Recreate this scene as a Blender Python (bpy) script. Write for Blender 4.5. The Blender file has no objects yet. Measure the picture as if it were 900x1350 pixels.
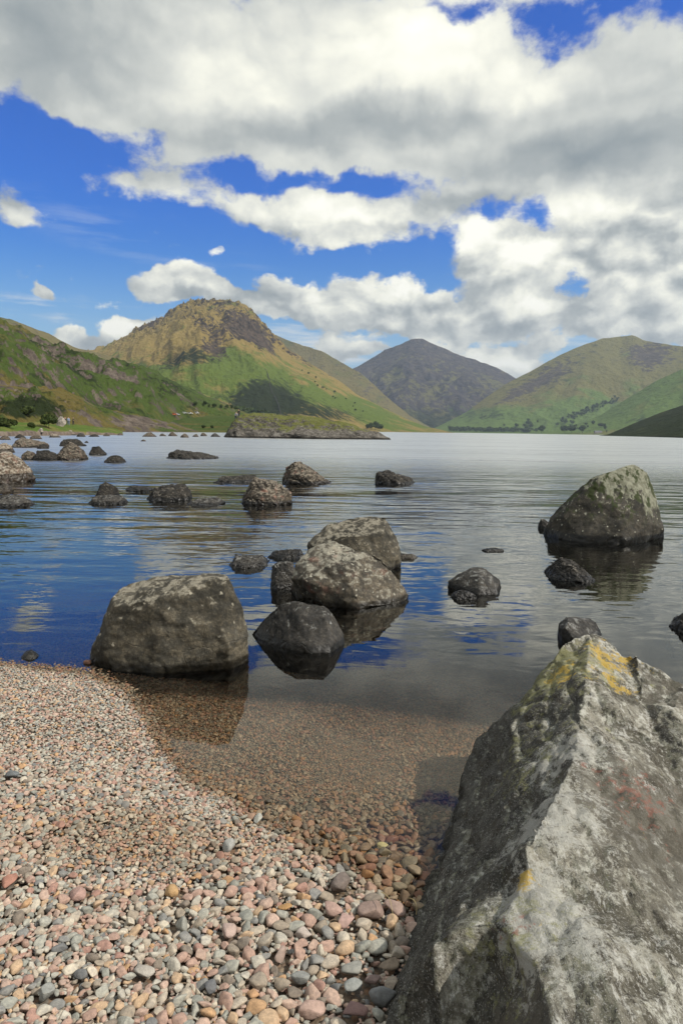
import bpy, bmesh, math, random, time
import numpy as np
from mathutils import Vector, Matrix
random.seed(7); RNG = np.random.default_rng(11)
T0 = time.time()
scene = bpy.context.scene
COL = scene.collection
rad = math.radians

# ---------------------------------------------------------------- camera
CAMZ = 1.5
F = 900.0                                    # focal length in photograph pixels (900 x 1350)
PITCH = math.atan((675 - 568) / F); ROLL = rad(0.8)
cam_d = bpy.data.cameras.new('camera'); cam = bpy.data.objects.new('camera', cam_d); COL.objects.link(cam)
cam_d.sensor_fit = 'VERTICAL'; cam_d.sensor_height = 36; cam_d.sensor_width = 24; cam_d.lens = 24
cam_d.clip_start = 0.05; cam_d.clip_end = 60000
RM = Matrix.Rotation(math.pi / 2 - PITCH, 4, 'X') @ Matrix.Rotation(ROLL, 4, 'Z')
cam.matrix_world = Matrix.Translation((0, 0, CAMZ)) @ RM
scene.camera = cam
R3 = np.array(RM.to_3x3())

def ray(px, py):
    v = R3 @ np.array([(px - 450) / F, -(py - 675) / F, -1.0])
    return v / np.linalg.norm(v)
def atY(px, py, Y):                          # point seen at a photo pixel, Y metres ahead
    v = ray(px, py); return np.array([0, 0, CAMZ]) + v * (Y / v[1])
def atZ(px, py, Z=0.0):                      # point seen at a photo pixel, at height Z
    v = ray(px, py); return np.array([0, 0, CAMZ]) + v * ((Z - CAMZ) / v[2])
def atR(px, py, R):
    v = ray(px, py); return np.array([0, 0, CAMZ]) + v * (R / math.hypot(v[0], v[1]))
def azim(px, py=568):
    v = ray(px, py); return math.atan2(v[0], v[1])

# ---------------------------------------------------------------- numpy noise
_P = RNG.permutation(256).astype(np.int32); _P = np.concatenate([_P, _P, _P])
_G = RNG.normal(size=(256, 3)); _G /= np.linalg.norm(_G, axis=1)[:, None]; _G = _G.astype(np.float32)
def perlin(x, y, z=0.0):
    x = np.asarray(x, np.float64); y = np.asarray(y, np.float64); z = np.zeros_like(x) + z
    xi = np.floor(x); yi = np.floor(y); zi = np.floor(z)
    fx = (x - xi).astype(np.float32); fy = (y - yi).astype(np.float32); fz = (z - zi).astype(np.float32)
    xi = xi.astype(np.int64) & 255; yi = yi.astype(np.int64) & 255; zi = zi.astype(np.int64) & 255
    sm = lambda t: t * t * t * (t * (t * 6 - 15) + 10)
    u, v, w = sm(fx), sm(fy), sm(fz)
    def g(a, b, c):
        h = _P[(_P[(_P[(xi + a) & 255] + yi + b) & 255] + zi + c) & 255]
        G = _G[h]; return G[..., 0] * (fx - a) + G[..., 1] * (fy - b) + G[..., 2] * (fz - c)
    l = lambda a, b, t: a + (b - a) * t
    return l(l(l(g(0,0,0), g(1,0,0), u), l(g(0,1,0), g(1,1,0), u), v),
             l(l(g(0,0,1), g(1,0,1), u), l(g(0,1,1), g(1,1,1), u), v), w) * 1.5
def fbm(x, y, z=0.0, o=5, g=0.5, lac=2.03, ridged=False):
    s = 0; a = 1; t = 0
    for i in range(o):
        n = perlin(x, y, z)
        if ridged: n = 1 - 2 * np.abs(n)
        s = s + a * n; t += a; a *= g
        x = x * lac + 17.3; y = y * lac + 5.1; z = z * lac + 3.7
    return s / t
def smooth(a, b, x):
    t = np.clip((x - a) / (b - a), 0, 1); return t * t * (3 - 2 * t)

# ---------------------------------------------------------------- objects
def tag(o, label=None, cat=None, group=None, kind=None):
    if label: o['label'] = label
    if cat: o['category'] = cat
    if group: o['group'] = group
    if kind: o['kind'] = kind
    return o
def mesh_np(name, V, Fc, mat=None, smooth_=True, col=None, parent=None, loc=None):
    V = np.asarray(V, np.float32)
    me = bpy.data.meshes.new(name)
    if isinstance(Fc, np.ndarray):
        n, k = Fc.shape
        me.vertices.add(len(V)); me.vertices.foreach_set('co', V.ravel())
        me.loops.add(n * k); me.loops.foreach_set('vertex_index', Fc.astype(np.int32).ravel())
        me.polygons.add(n); me.polygons.foreach_set('loop_start', np.arange(0, n * k, k, dtype=np.int32))
        me.update(calc_edges=True); me.validate()
    else:
        me.from_pydata([tuple(map(float, v)) for v in V], [], [tuple(f) for f in Fc]); me.update()
    if smooth_: me.polygons.foreach_set('use_smooth', np.ones(len(me.polygons), bool))
    if col is not None:
        a = me.color_attributes.new('Col', 'FLOAT_COLOR', 'POINT')
        c = np.ones((len(V), 4), np.float32); c[:, :3] = col; a.data.foreach_set('color', c.ravel())
    if mat: me.materials.append(mat)
    o = bpy.data.objects.new(name, me); COL.objects.link(o)
    if parent: o.parent = parent
    if loc is not None: o.location = loc
    return o
def bm_obj(name, bm, mat, parent=None, smooth_=False):
    me = bpy.data.meshes.new(name); bm.normal_update(); bm.to_mesh(me); bm.free()
    if smooth_: me.polygons.foreach_set('use_smooth', np.ones(len(me.polygons), bool))
    me.materials.append(mat); o = bpy.data.objects.new(name, me); COL.objects.link(o)
    if parent: o.parent = parent
    return o
def empty(name, loc, rz=0.0):
    o = bpy.data.objects.new(name, None); COL.objects.link(o); o.location = loc; o.rotation_euler = (0, 0, rz)
    o.empty_display_size = 0.2; return o
def copy_tree(o, parent=None):
    c = o.copy(); COL.objects.link(c); c.parent = parent
    for ch in o.children: copy_tree(ch, c)
    return c

# ---------------------------------------------------------------- node helper
class NB:
    def __init__(s, tree): s.t = tree; s.n = tree.nodes; s.l = tree.links
    def new(s, ty, **k):
        n = s.n.new(ty)
        for a, b in k.items(): setattr(n, a, b)
        return n
    def put(s, sock, v):
        if v is None: return
        if isinstance(v, bpy.types.NodeSocket): s.l.new(v, sock)
        elif isinstance(v, (tuple, list)):
            sock.default_value = tuple(v) + ((1,) if len(sock.default_value) == 4 and len(v) == 3 else ())
        else: sock.default_value = v
    def m(s, op, a, b=None, c=None, clamp=False):
        n = s.new('ShaderNodeMath', operation=op, use_clamp=clamp)
        s.put(n.inputs[0], a); s.put(n.inputs[1], b); s.put(n.inputs[2], c); return n.outputs[0]
    def vm(s, op, a, b=None, sc=None):
        n = s.new('ShaderNodeVectorMath', operation=op); s.put(n.inputs[0], a); s.put(n.inputs[1], b)
        if sc is not None: s.put(n.inputs['Scale'], sc)
        return n.outputs['Value'] if op in ('LENGTH', 'DOT_PRODUCT') else n.outputs[0]
    def mapping(s, v, loc=(0,0,0), rot=(0,0,0), sc=(1,1,1), ty='POINT'):
        n = s.new('ShaderNodeMapping', vector_type=ty); s.put(n.inputs[0], v)
        n.inputs['Location'].default_value = loc; n.inputs['Rotation'].default_value = rot; n.inputs['Scale'].default_value = sc
        return n.outputs[0]
    def noise(s, v, sc, det=6, rough=0.55, dist=0.0, lac=2.0, col=False, ty=None, dim='3D'):
        n = s.new('ShaderNodeTexNoise', noise_dimensions=dim); s.put(n.inputs['Vector'], v)
        if ty: n.noise_type = ty
        n.inputs['Scale'].default_value = sc; n.inputs['Detail'].default_value = det
        n.inputs['Roughness'].default_value = rough; n.inputs['Distortion'].default_value = dist; n.inputs['Lacunarity'].default_value = lac
        return n.outputs['Color' if col else 'Fac']
    def voro(s, v, sc, feat='F1', out='Distance', sm=0.5, rnd=1.0, dim='3D'):
        n = s.new('ShaderNodeTexVoronoi', feature=feat, voronoi_dimensions=dim); s.put(n.inputs['Vector'], v); n.inputs['Scale'].default_value = sc
        n.inputs['Randomness'].default_value = rnd
        if feat == 'SMOOTH_F1': n.inputs['Smoothness'].default_value = sm
        return n.outputs[out]
    def rng(s, v, a, b, c=0.0, d=1.0, ty='SMOOTHSTEP'):
        n = s.new('ShaderNodeMapRange', interpolation_type=ty); s.put(n.inputs[0], v)
        s.put(n.inputs[1], a); s.put(n.inputs[2], b); s.put(n.inputs[3], c); s.put(n.inputs[4], d); return n.outputs[0]
    def mix(s, f, a, b, mode='MIX'):
        n = s.new('ShaderNodeMix', data_type='RGBA', blend_type=mode); s.put(n.inputs[0], f); s.put(n.inputs[6], a); s.put(n.inputs[7], b)
        return n.outputs[2]
    def bump(s, h, st, dist, nrm=None):
        n = s.new('ShaderNodeBump'); s.put(n.inputs['Height'], h); s.put(n.inputs['Strength'], st); s.put(n.inputs['Distance'], dist)
        s.put(n.inputs['Normal'], nrm); return n.outputs[0]
def material(name):
    m = bpy.data.materials.new(name); m.use_nodes = True; b = NB(m.node_tree); b.n.clear()
    out = b.new('ShaderNodeOutputMaterial'); return m, b, out
def pbsdf(b, out, col, rough=0.85, nrm=None, spec=0.3):
    p = b.new('ShaderNodeBsdfPrincipled'); b.put(p.inputs['Base Color'], col); b.put(p.inputs['Roughness'], rough)
    b.put(p.inputs['Normal'], nrm); p.inputs['Specular IOR Level'].default_value = spec
    b.l.new(p.outputs[0], out.inputs[0]); return p
def plain(name, c, rough=0.8, spec=0.3, var=0.15, sc=6.0):
    m, b, out = material(name); g = b.new('ShaderNodeTexCoord').outputs['Object']
    n = b.noise(g, sc, 4); c2 = tuple(x * (1 - var) for x in c); c3 = tuple(min(1, x * (1 + var)) for x in c)
    pbsdf(b, out, b.mix(n, c2, c3), rough, spec=spec); return m

# ---------------------------------------------------------------- light: sun and sky
SUN_AZ = rad(108); SUN_EL = rad(46)          # azimuth measured from +Y (view) towards +X (right)
sd = np.array([math.sin(SUN_AZ) * math.cos(SUN_EL), math.cos(SUN_AZ) * math.cos(SUN_EL), math.sin(SUN_EL)])
sl = bpy.data.lights.new('sun', 'SUN'); sl.energy = 3.6; sl.angle = rad(0.5); sl.color = (1.0, 0.94, 0.85)
so = bpy.data.objects.new('sun', sl); COL.objects.link(so)
so.rotation_euler = Vector(sd).to_track_quat('Z', 'Y').to_euler()

world = bpy.data.worlds.new('World'); scene.world = world; world.use_nodes = True; world.cycles.sampling_method = 'MANUAL'; world.cycles.sample_map_resolution = 256
b = NB(world.node_tree); b.n.clear()
wo = b.new('ShaderNodeOutputWorld'); bg = b.new('ShaderNodeBackground'); bg.inputs[1].default_value = 0.1
b.l.new(bg.outputs[0], wo.inputs[0])
sky = b.new('ShaderNodeTexSky', sky_type='NISHITA'); sky.sun_disc = False
sky.sun_elevation = SUN_EL; sky.sun_rotation = SUN_AZ; sky.altitude = 60; sky.air_density = 1.0; sky.dust_density = 0.5; sky.ozone_density = 2.0
hs = b.new('ShaderNodeHueSaturation'); b.l.new(sky.outputs[0], hs.inputs['Color']); hs.inputs['Saturation'].default_value = 1.5; hs.inputs['Value'].default_value = 1.0
tc = b.new('ShaderNodeTexCoord').outputs['Generated']
sp = b.new('ShaderNodeSeparateXYZ'); b.l.new(tc, sp.inputs[0])
U = b.m('ARCTAN2', sp.outputs[0], sp.outputs[1]); Vv = b.m('ARCSINE', sp.outputs[2])
skylow = b.mix(b.rng(Vv, rad(16), rad(-2)), hs.outputs[0], (3.4, 5.6, 7.6))
skyblue = b.mix(b.rng(Vv, rad(3), rad(19)), skylow, b.mix(1.0, hs.outputs[0], (0.04, 0.74, 1.38), 'MULTIPLY'))
cmb = b.new('ShaderNodeCombineXYZ'); b.l.new(U, cmb.inputs[0]); b.l.new(Vv, cmb.inputs[1]); P0 = cmb.outputs[0]
w1 = b.vm('SUBTRACT', b.noise(P0, 5.0, 2, 0.5, col=True, dim='2D'), (0.5, 0.5, 0.5))
w2 = b.vm('SUBTRACT', b.noise(P0, 22.0, 3, 0.55, col=True, dim='2D'), (0.5, 0.5, 0.5))
P1 = b.vm('ADD', P0, b.vm('ADD', b.vm('SCALE', w1, sc=0.055), b.vm('SCALE', w2, sc=0.03)))
sp1 = b.new('ShaderNodeSeparateXYZ'); b.l.new(P1, sp1.inputs[0]); LAST = [None]
def blob(cx, cy, rx, ry, w, ang=0.0, inner=0.25, src=None):
    # each patch is evaluated after the last one (the running value rides along in z, scaled away)
    cb = b.new('ShaderNodeCombineXYZ'); b.l.new(sp1.outputs[0], cb.inputs[0]); b.l.new(sp1.outputs[1], cb.inputs[1])
    if LAST[0] is not None: b.l.new(LAST[0], cb.inputs[2])
    src = cb.outputs[0]
    v = ray(cx, cy); u0 = math.atan2(v[0], v[1]); v0 = math.asin(v[2])
    k = abs(v[1]) / F
    mp = b.mapping(src or P1, (u0, v0, 0), (0, 0, rad(ang)), (rx * k, ry * k, 1e7), 'TEXTURE')
    LAST[0] = b.rng(b.vm('LENGTH', mp), 1.0, inner, 0.0, w)
    return LAST[0]
def addall(lst):
    r = lst[0]
    for x in lst[1:]: r = b.m('ADD', r, x)
    return r
def blobsum(lst, **k):
    r = None
    for a in lst:
        q = blob(*a, **k); r = q if r is None else b.m('ADD', r, q); LAST[0] = r
    return r
cover = blobsum([
    # big overhead bank, upper left to right
    (420, 90, 520, 170, 1.0, 4), (170, 60, 260, 120, .55, 8), (700, 170, 420, 150, 1.0, -8), (900, 250, 300, 210, .9, 0),
    (330, 165, 230, 80, .6, -12), (560, 175, 260, 80, .5, -6), (450, -220, 1300, 210, .75, 0), (60, 60, 180, 110, .4, 0),
    (860, 360, 130, 60, .7, 0), (60, 20, 260, 90, .7, 0), (880, 120, 160, 120, .6, 0), (640, 240, 300, 50, .4, 6), (140,110,160,60,.5,15),
    # second band
    (270, 262, 130, 34, .95, -8), (420, 290, 150, 50, 1.0, -5), (540, 288, 110, 40, .7, 6), (150, 250, 80, 22, .7, -5), (200, 222, 110, 34, .7, 10), (560,262,140,26,.4,4),
    # cumulus above the far mountain
    (640, 330, 85, 62, 1.2, -20), (700, 350, 80, 50, .8, -10), (520, 392, 100, 54, 1.2, 0), (430, 405, 90, 40, 1.0, 0), (640, 410, 120, 46, 1.1, 0),
    (570, 425, 200, 36, .8, 0), (705, 412, 70, 40, .8, 0), (800, 300, 90, 70, .6, 0),
    # low cumulus over the near peak
    (238, 376, 66, 28, 1.3, 0), (300, 394, 90, 24, 1.1, -10), (212, 390, 50, 18, .7, 0), (375, 395, 70, 36, .75, 0),
    # bright ones on the saddle
    (86, 442, 38, 22, 1.1, 0), (168, 438, 52, 20, 1.1, 18), (115, 456, 90, 18, .8, 0),
    # wisps
    (52, 384, 28, 15, .95, 0), (280, 343, 18, 12, .82, 0), (22, 276, 50, 34, .66, -20), (0, 190, 50, 18, .5, 0),
    (465, 462, 70, 26, .95, 0), (650, 482, 90, 26, .95, 0), (600, 462, 150, 20, .6, 0), (800, 425, 120, 32, .95, 0), (740, 455, 130, 22, .7, 0), (880, 440, 80, 22, .5, 0),
    (690, 480, 60, 18, .4, 0), (840,395,110,18,.4,0),
    # holes
    (612, 8, 60, 30, -.75, 0), (715, 36, 85, 46, -.52, -10), (805, 8, 50, 24, -.5, 0), (760, 90, 70, 20, .3, 0), (525, 243, 130, 32, -.62, 4), (335, 234, 90, 26, -.62, -6),
    (675, 282, 95, 46, -.52, -25), (60, 190, 80, 50, -.5, 0), (30, 330, 260, 36, -.4, 0), (470, 348, 90, 18, -.55, 0), (340, 350, 90, 20, -.5, 0), (420, 240, 70, 20, -.5, 0),
    (750,385,60,30,-.4,0), (790,462,120,22,-.45,0), (560, 452, 160, 10, -.3, 0), (120, 190, 120, 20, -.45, -20), (20,110,50,40,-.35,0),
])
above = b.rng(Vv, rad(29.0), rad(30.5)); behind = b.rng(b.m('ABSOLUTE', U), rad(31), rad(45))
outside = b.m('MAXIMUM', above, behind)
big = b.noise(tc, 2.2, 3, 0.5)
cover = b.m('ADD', b.m('MULTIPLY', cover, b.m('SUBTRACT', 1.0, outside)), b.m('MULTIPLY', outside, b.rng(big, 0.30, 0.55, 0.7, 1.0)))
Pn = b.mapping(P0, (0, 0, 0), (0, 0, 0), (1, 1.6, 1))
Pnw = b.vm('ADD', Pn, b.vm('SCALE', w1, sc=0.05))
def cloudnoise(v):
    n1 = b.noise(v, 5.2, 8, 0.56, dim='2D'); n2 = b.voro(b.vm('ADD', v, b.vm('SCALE', w2, sc=0.05)), 20.0, 'F1', dim='2D')
    return b.m('ADD', n1, b.m('MULTIPLY', b.m('SUBTRACT', 0.45, n2), 0.22))
cn = cloudnoise(Pnw)
cn2 = cloudnoise(b.vm('ADD', Pnw, (0.012, 0.022, 0)))
dens = b.m('ADD', b.m('SUBTRACT', cover, 0.40), b.m('ADD', b.m('MULTIPLY', b.m('SUBTRACT', cn, 0.50), 1.7), b.m('MULTIPLY', b.m('SUBTRACT', b.noise(Pnw, 24.0, 6, .66, dim='2D'), .5), 1.25)))
alpha = b.rng(dens, -0.16, b.rng(Vv, rad(8), rad(20), .22, .60))
alpha = b.m('POWER', alpha, 1.15)
lowsky = b.rng(Vv, rad(20), rad(13))                       # the lower cumulus is crisp, the overhead bank soft
relief = b.m('MULTIPLY', b.m('SUBTRACT', cn, cn2), b.rng(lowsky, 0, 1, .32, 1.9, 'LINEAR'))
bright = blobsum([
    (380, 100, 260, 90, .20), (560, 60, 190, 90, .42), (700, 110, 110, 40, .32), (120, 60, 170, 90, -.16), (30, 40, 100, 140, -.30),
    (430, 165, 300, 42, -.34, 5), (780, 195, 230, 50, -.40), (900, 130, 120, 70, -.15), (260, 100, 90, 40, .12),
    (300, 262, 190, 26, .22), (440, 285, 150, 26, .42), (625, 308, 56, 34, .65), (680, 345, 66, 30, .6), (520, 375, 90, 26, .55), (705, 400, 50, 30, .6), (640, 400, 60, 20, .25), (430, 395, 50, 14, .2),
    (560, 438, 190, 14, -.22), (420, 420, 80, 16, -.2), (590, 350, 60, 26, -.12), (240, 358, 50, 16, .28), (265, 396, 90, 14, -.3),
    (800, 275, 90, 40, .25), (850, 340, 110, 54, -.15), (620, 262, 120, 20, -.25), (780, 350, 40, 60, -.25), (880,395,90,20,-.2), (740,270,80,40,.2), (800,425,110,26,.15), (88, 436, 40, 20, .5), (170, 432, 50, 18, .5), (20, 278, 45, 30, -.4), (650, 478, 90, 22, .2), (200,230,120,30,-.1),
], inner=0.0)
bv = b.m('ADD', b.m('ADD', 0.50, bright), b.m('ADD', relief, b.m('MULTIPLY', b.m('SUBTRACT', cn, 0.5), 0.32)))
cr = b.new('ShaderNodeValToRGB'); b.l.new(bv, cr.inputs[0])
els = cr.color_ramp.elements; els[0].position = 0.0; els[0].color = (2.4, 2.75, 2.9, 1); els[1].position = 1.0; els[1].color = (10.5, 10.3, 9.2, 1)
e = els.new(0.3); e.color = (4.0, 4.25, 4.15, 1); e = els.new(0.55); e.color = (6.4, 6.5, 6.0, 1); e = els.new(0.8); e.color = (9.2, 9.1, 7.9, 1)
# thin high cirrus streaks low in the west
cir = b.noise(b.mapping(P0, (0, 0, 0), (0, 0, rad(3)), (3, 26, 1)), 1.6, 5, 0.6, dim='2D')
cirm = b.m('MULTIPLY', b.rng(cir, 0.48, 0.72), addall([blob(60, 405, 230, 22, .75, 0, 0.1), blob(200, 330, 260, 40, .22, -12, 0.1), blob(800, 470, 500, 70, .55, 0, 0.1), blob(430, 455, 240, 60, .9, 0, .1), blob(520, 520, 900, 75, .5, 0, .1)]))
sk1 = b.mix(cirm, skyblue, (6.8, 7.2, 7.4))
fin = b.mix(alpha, sk1, cr.outputs[0])
below = b.rng(Vv, rad(-0.5), rad(0.3)); fin = b.mix(below, (1.2, 1.4, 1.5), fin)
b.l.new(fin, bg.inputs[0])

# ---------------------------------------------------------------- ground (beach + lake bed) as one sheet
_sh = [atZ(x, y) for x, y in [(-250, 860), (0, 876), (70, 884), (120, 889), (165, 910), (205, 955), (245, 1022), (320, 1066), (420, 1112), (500, 1164), (560, 1196)]]
SX = np.array([-400, -30, -8] + [p[0] for p in _sh] + [1.2, 3, 8, 400]); SY = np.array([30, 7.5, 5.2] + [p[1] for p in _sh] + [1.35, .9, .2, -60])
def shore_y(x): return np.interp(x, SX, SY)
def ground_z(x, y, fine=True):
    x = np.asarray(x, float); y = np.asarray(y, float)
    s = (y - shore_y(x)) * 0.82
    if fine: s = s + 0.05 * fbm(x * 2.2, y * 2.2, 3.3, o=3)
    z = np.interp(s, [-300, -60, -6, -2, -0.5, 0, .5, 1.5, 3, 6, 15, 60, 300, 2000], [9, 4, .45, .17, .05, 0, -.05, -.16, -.38, -.95, -3.2, -9, -30, -40])
    if fine: z = z + 0.018 * fbm(x * 1.3, y * 1.3, 9.1, o=2) * smooth(0.2, -0.6, s)
    return z
def ground_mesh():
    rr = np.concatenate([np.geomspace(0.5, 14, 260), np.geomspace(14.4, 14000, 150)])
    th = np.concatenate([np.linspace(-0.75, 0.75, 240), np.linspace(0.78, 2 * math.pi - 0.78, 70)])
    Rg, Tg = np.meshgrid(rr, th, indexing='ij'); X = Rg * np.sin(Tg); Y = Rg * np.cos(Tg)
    Z = ground_z(X, Y) - 0.012
    V = np.stack([X, Y, Z], -1).reshape(-1, 3); n, m = X.shape
    i = np.arange(n - 1)[:, None]; j = np.arange(m)[None, :]; j2 = (j + 1) % m
    Fq = np.stack([i * m + j, (i + 1) * m + j, (i + 1) * m + j2, i * m + j2], -1).reshape(-1, 4)
    c = len(V); V = np.concatenate([V, [[0, 0, float(ground_z(0, 0)) - .012]]])
    jj = np.arange(m); T = np.stack([jj, (jj + 1) % m, np.full(m, c), np.full(m, c)], -1)
    return V, [tuple(f) for f in Fq[:, ::-1]] + [(int(t[1]), int(t[0]), c) for t in T]
mg, b, out = material('shingle_ground')
pos = b.new('ShaderNodeNewGeometry').outputs['Position']
wp = b.vm('ADD', pos, b.vm('SCALE', b.vm('SUBTRACT', b.noise(pos, 30, 2, col=True), (0.5, 0.5, 0.5)), sc=0.012))
vc = b.voro(wp, 55.0, 'F1', 'Color'); vd = b.voro(wp, 55.0, 'F1', 'Distance')
r_ = b.new('ShaderNodeSeparateColor'); b.l.new(vc, r_.inputs[0])
cr = b.new('ShaderNodeValToRGB'); b.l.new(r_.outputs[0], cr.inputs[0]); cr.color_ramp.interpolation = 'CONSTANT'
pal = [(0, (.17, .12, .085)), (.2, (.26, .18, .12)), (.4, (.12, .11, .095)), (.55, (.30, .17, .10)), (.7, (.2, .18, .15)), (.85, (.34, .26, .18))]
cr.color_ramp.elements[0].color = pal[0][1] + (1,)
cr.color_ramp.elements.remove(cr.color_ramp.elements[1])
for p_, c_ in pal[1:]: e = cr.color_ramp.elements.new(p_); e.color = c_ + (1,)
gcol = b.mix(b.rng(vd, 0.25, 0.65, 0.0, 0.5), cr.outputs[0], (.10, .08, .06))
# silt and algae on the deep bed
zz = b.new('ShaderNodeSeparateXYZ'); b.l.new(pos, zz.inputs[0])
silt = b.rng(b.m('ADD', zz.outputs[2], b.m('MULTIPLY', b.noise(pos, .8, 4), .3)), -0.1, -0.9)
gcol = b.mix(silt, gcol, (.07, .055, .03))
gcol = b.mix(b.rng(b.noise(pos, .6, 3), .35, .65, 0, .35), gcol, (.12, .085, .05))
nr = b.bump(b.m('MULTIPLY', vd, -1.0), 0.8, 0.012)
pbsdf(b, out, gcol, 0.85, nr)
V_, F_ = ground_mesh()
g = mesh_np('ground', V_, F_, mg); tag(g, kind='structure')

# ---------------------------------------------------------------- water
mw, b, out = material('lake_water')
pos = b.new('ShaderNodeNewGeometry').outputs['Position']
sx = b.new('ShaderNodeSeparateXYZ'); b.l.new(pos, sx.inputs[0])
dist = b.vm('LENGTH', pos)
def wv(scx, scy, sc, det, rot=0, dd=0.0, ty=None): return b.noise(b.mapping(pos, (0, 0, 0), (0, 0, rad(rot)), (scx, scy, 1)), sc, det, .5, dd, ty=ty)
calm = b.rng(dist, 3.2, 7.5, 0.06, 1.0)
patch = b.rng(b.noise(b.mapping(pos, (3, 1, 0), (0, 0, rad(8)), (.25, 1, 1)), .12, 3), .35, .65, .45, 1.15)
n1 = wv(.55, 1, 5.5, 2, 8, .4); n2 = wv(.38, 1, 1.7, 2, -5, .3); n3 = wv(.4, 1, .45, 3, 6)
far_ = b.rng(dist, 8, 34, 0, 1)
h = b.m('ADD', b.m('MULTIPLY', n1, .0055), b.m('MULTIPLY', n2, b.m('ADD', .016, b.m('MULTIPLY', far_, .16))))
h = b.m('ADD', h, b.m('MULTIPLY', n3, b.m('ADD', .022, b.m('MULTIPLY', far_, .22))))
h = b.m('MULTIPLY', h, b.m('MULTIPLY', calm, patch))
nw = b.bump(h, 1.0, 1.0)
fr = b.new('ShaderNodeFresnel'); b.put(fr.inputs['IOR'], b.rng(dist, 3.0, 7.8, 1.33, 2.45)); b.l.new(b.bump(h, .35, 1.0), fr.inputs['Normal'])
gl = b.new('ShaderNodeBsdfGlossy'); b.l.new(nw, gl.inputs['Normal']); b.put(gl.inputs['Roughness'], b.rng(dist, 5, 45, 0.0, 0.30)); gl.inputs['Color'].default_value = (1, 1, .96, 1)
tr = b.new('ShaderNodeBsdfTransparent'); tr.inputs['Color'].default_value = (.97, .96, .93, 1)
mx = b.new('ShaderNodeMixShader'); b.l.new(fr.outputs[0], mx.inputs[0]); b.l.new(tr.outputs[0], mx.inputs[1]); b.l.new(gl.outputs[0], mx.inputs[2])
b.l.new(mx.outputs[0], out.inputs['Surface'])
va = b.new('ShaderNodeVolumeAbsorption'); va.inputs['Color'].default_value = (.68, .55, .34, 1); va.inputs['Density'].default_value = .62
b.l.new(va.outputs[0], out.inputs['Volume'])
L_ = 13000
wV = [(-L_, -L_, 0), (L_, -L_, 0), (L_, L_, 0), (-L_, L_, 0), (-L_, -L_, -60), (L_, -L_, -60), (L_, L_, -60), (-L_, L_, -60)]
wt = mesh_np('water', wV, [(0, 1, 2, 3), (7, 6, 5, 4), (0, 4, 5, 1), (1, 5, 6, 2), (2, 6, 7, 3), (3, 7, 4, 0)], mw, smooth_=False)
tag(wt, kind='structure')

# ---------------------------------------------------------------- hills
def hill_mat(name, rocky, grassA, grassB, rockA, rockB, tex=60.0, bumpd=3.0):
    m, b, out = material(name)
    pos = b.new('ShaderNodeNewGeometry').outputs['Position']
    at = b.new('ShaderNodeVertexColor', layer_name='Col').outputs['Color']
    s = b.new('ShaderNodeSeparateColor'); b.l.new(at, s.inputs[0])      # R: rockiness, G: lushness, B: bracken/dry, plus painted cloud shadow on the near peak
    n = b.noise(pos, 1 / tex, 8, .62); n2 = b.noise(pos, 4 / tex, 6, .65); n3 = b.noise(b.mapping(pos, (40, 9, 3), (0, 0, 0), (1, 1, .5)), 9 / tex, 5, .7)
    gr = b.mix(b.rng(b.m('ADD', s.outputs[1], b.m('MULTIPLY', b.m('SUBTRACT', n, .5), 2.0)), .3, .7), grassA, grassB)
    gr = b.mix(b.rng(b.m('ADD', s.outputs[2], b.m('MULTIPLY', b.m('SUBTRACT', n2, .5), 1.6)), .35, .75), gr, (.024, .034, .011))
    gr = b.mix(b.rng(n3, .42, .72, 0, .45), gr, b.mix(1.0, gr, (.45, .42, .35), 'MULTIPLY'))
    rk = b.mix(b.rng(n2, .3, .7), rockA, rockB); rk = b.mix(b.rng(n3, .4, .65, 0, .6), rk, b.mix(1.0, rk, (.4, .38, .38), 'MULTIPLY'))
    rf = b.rng(b.m('ADD', s.outputs[0], b.m('ADD', b.m('MULTIPLY', b.m('SUBTRACT', n2, .5), 1.5), b.m('MULTIPLY', b.m('SUBTRACT', n3, .5), .9))), .45, .62)
    c = b.mix(rf, gr, rk)
    nr = b.bump(b.m('ADD', n3, b.m('MULTIPLY', n2, 2.0)), .9, bumpd)
    pbsdf(b, out, c, .95, nr, .1); return m
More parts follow.
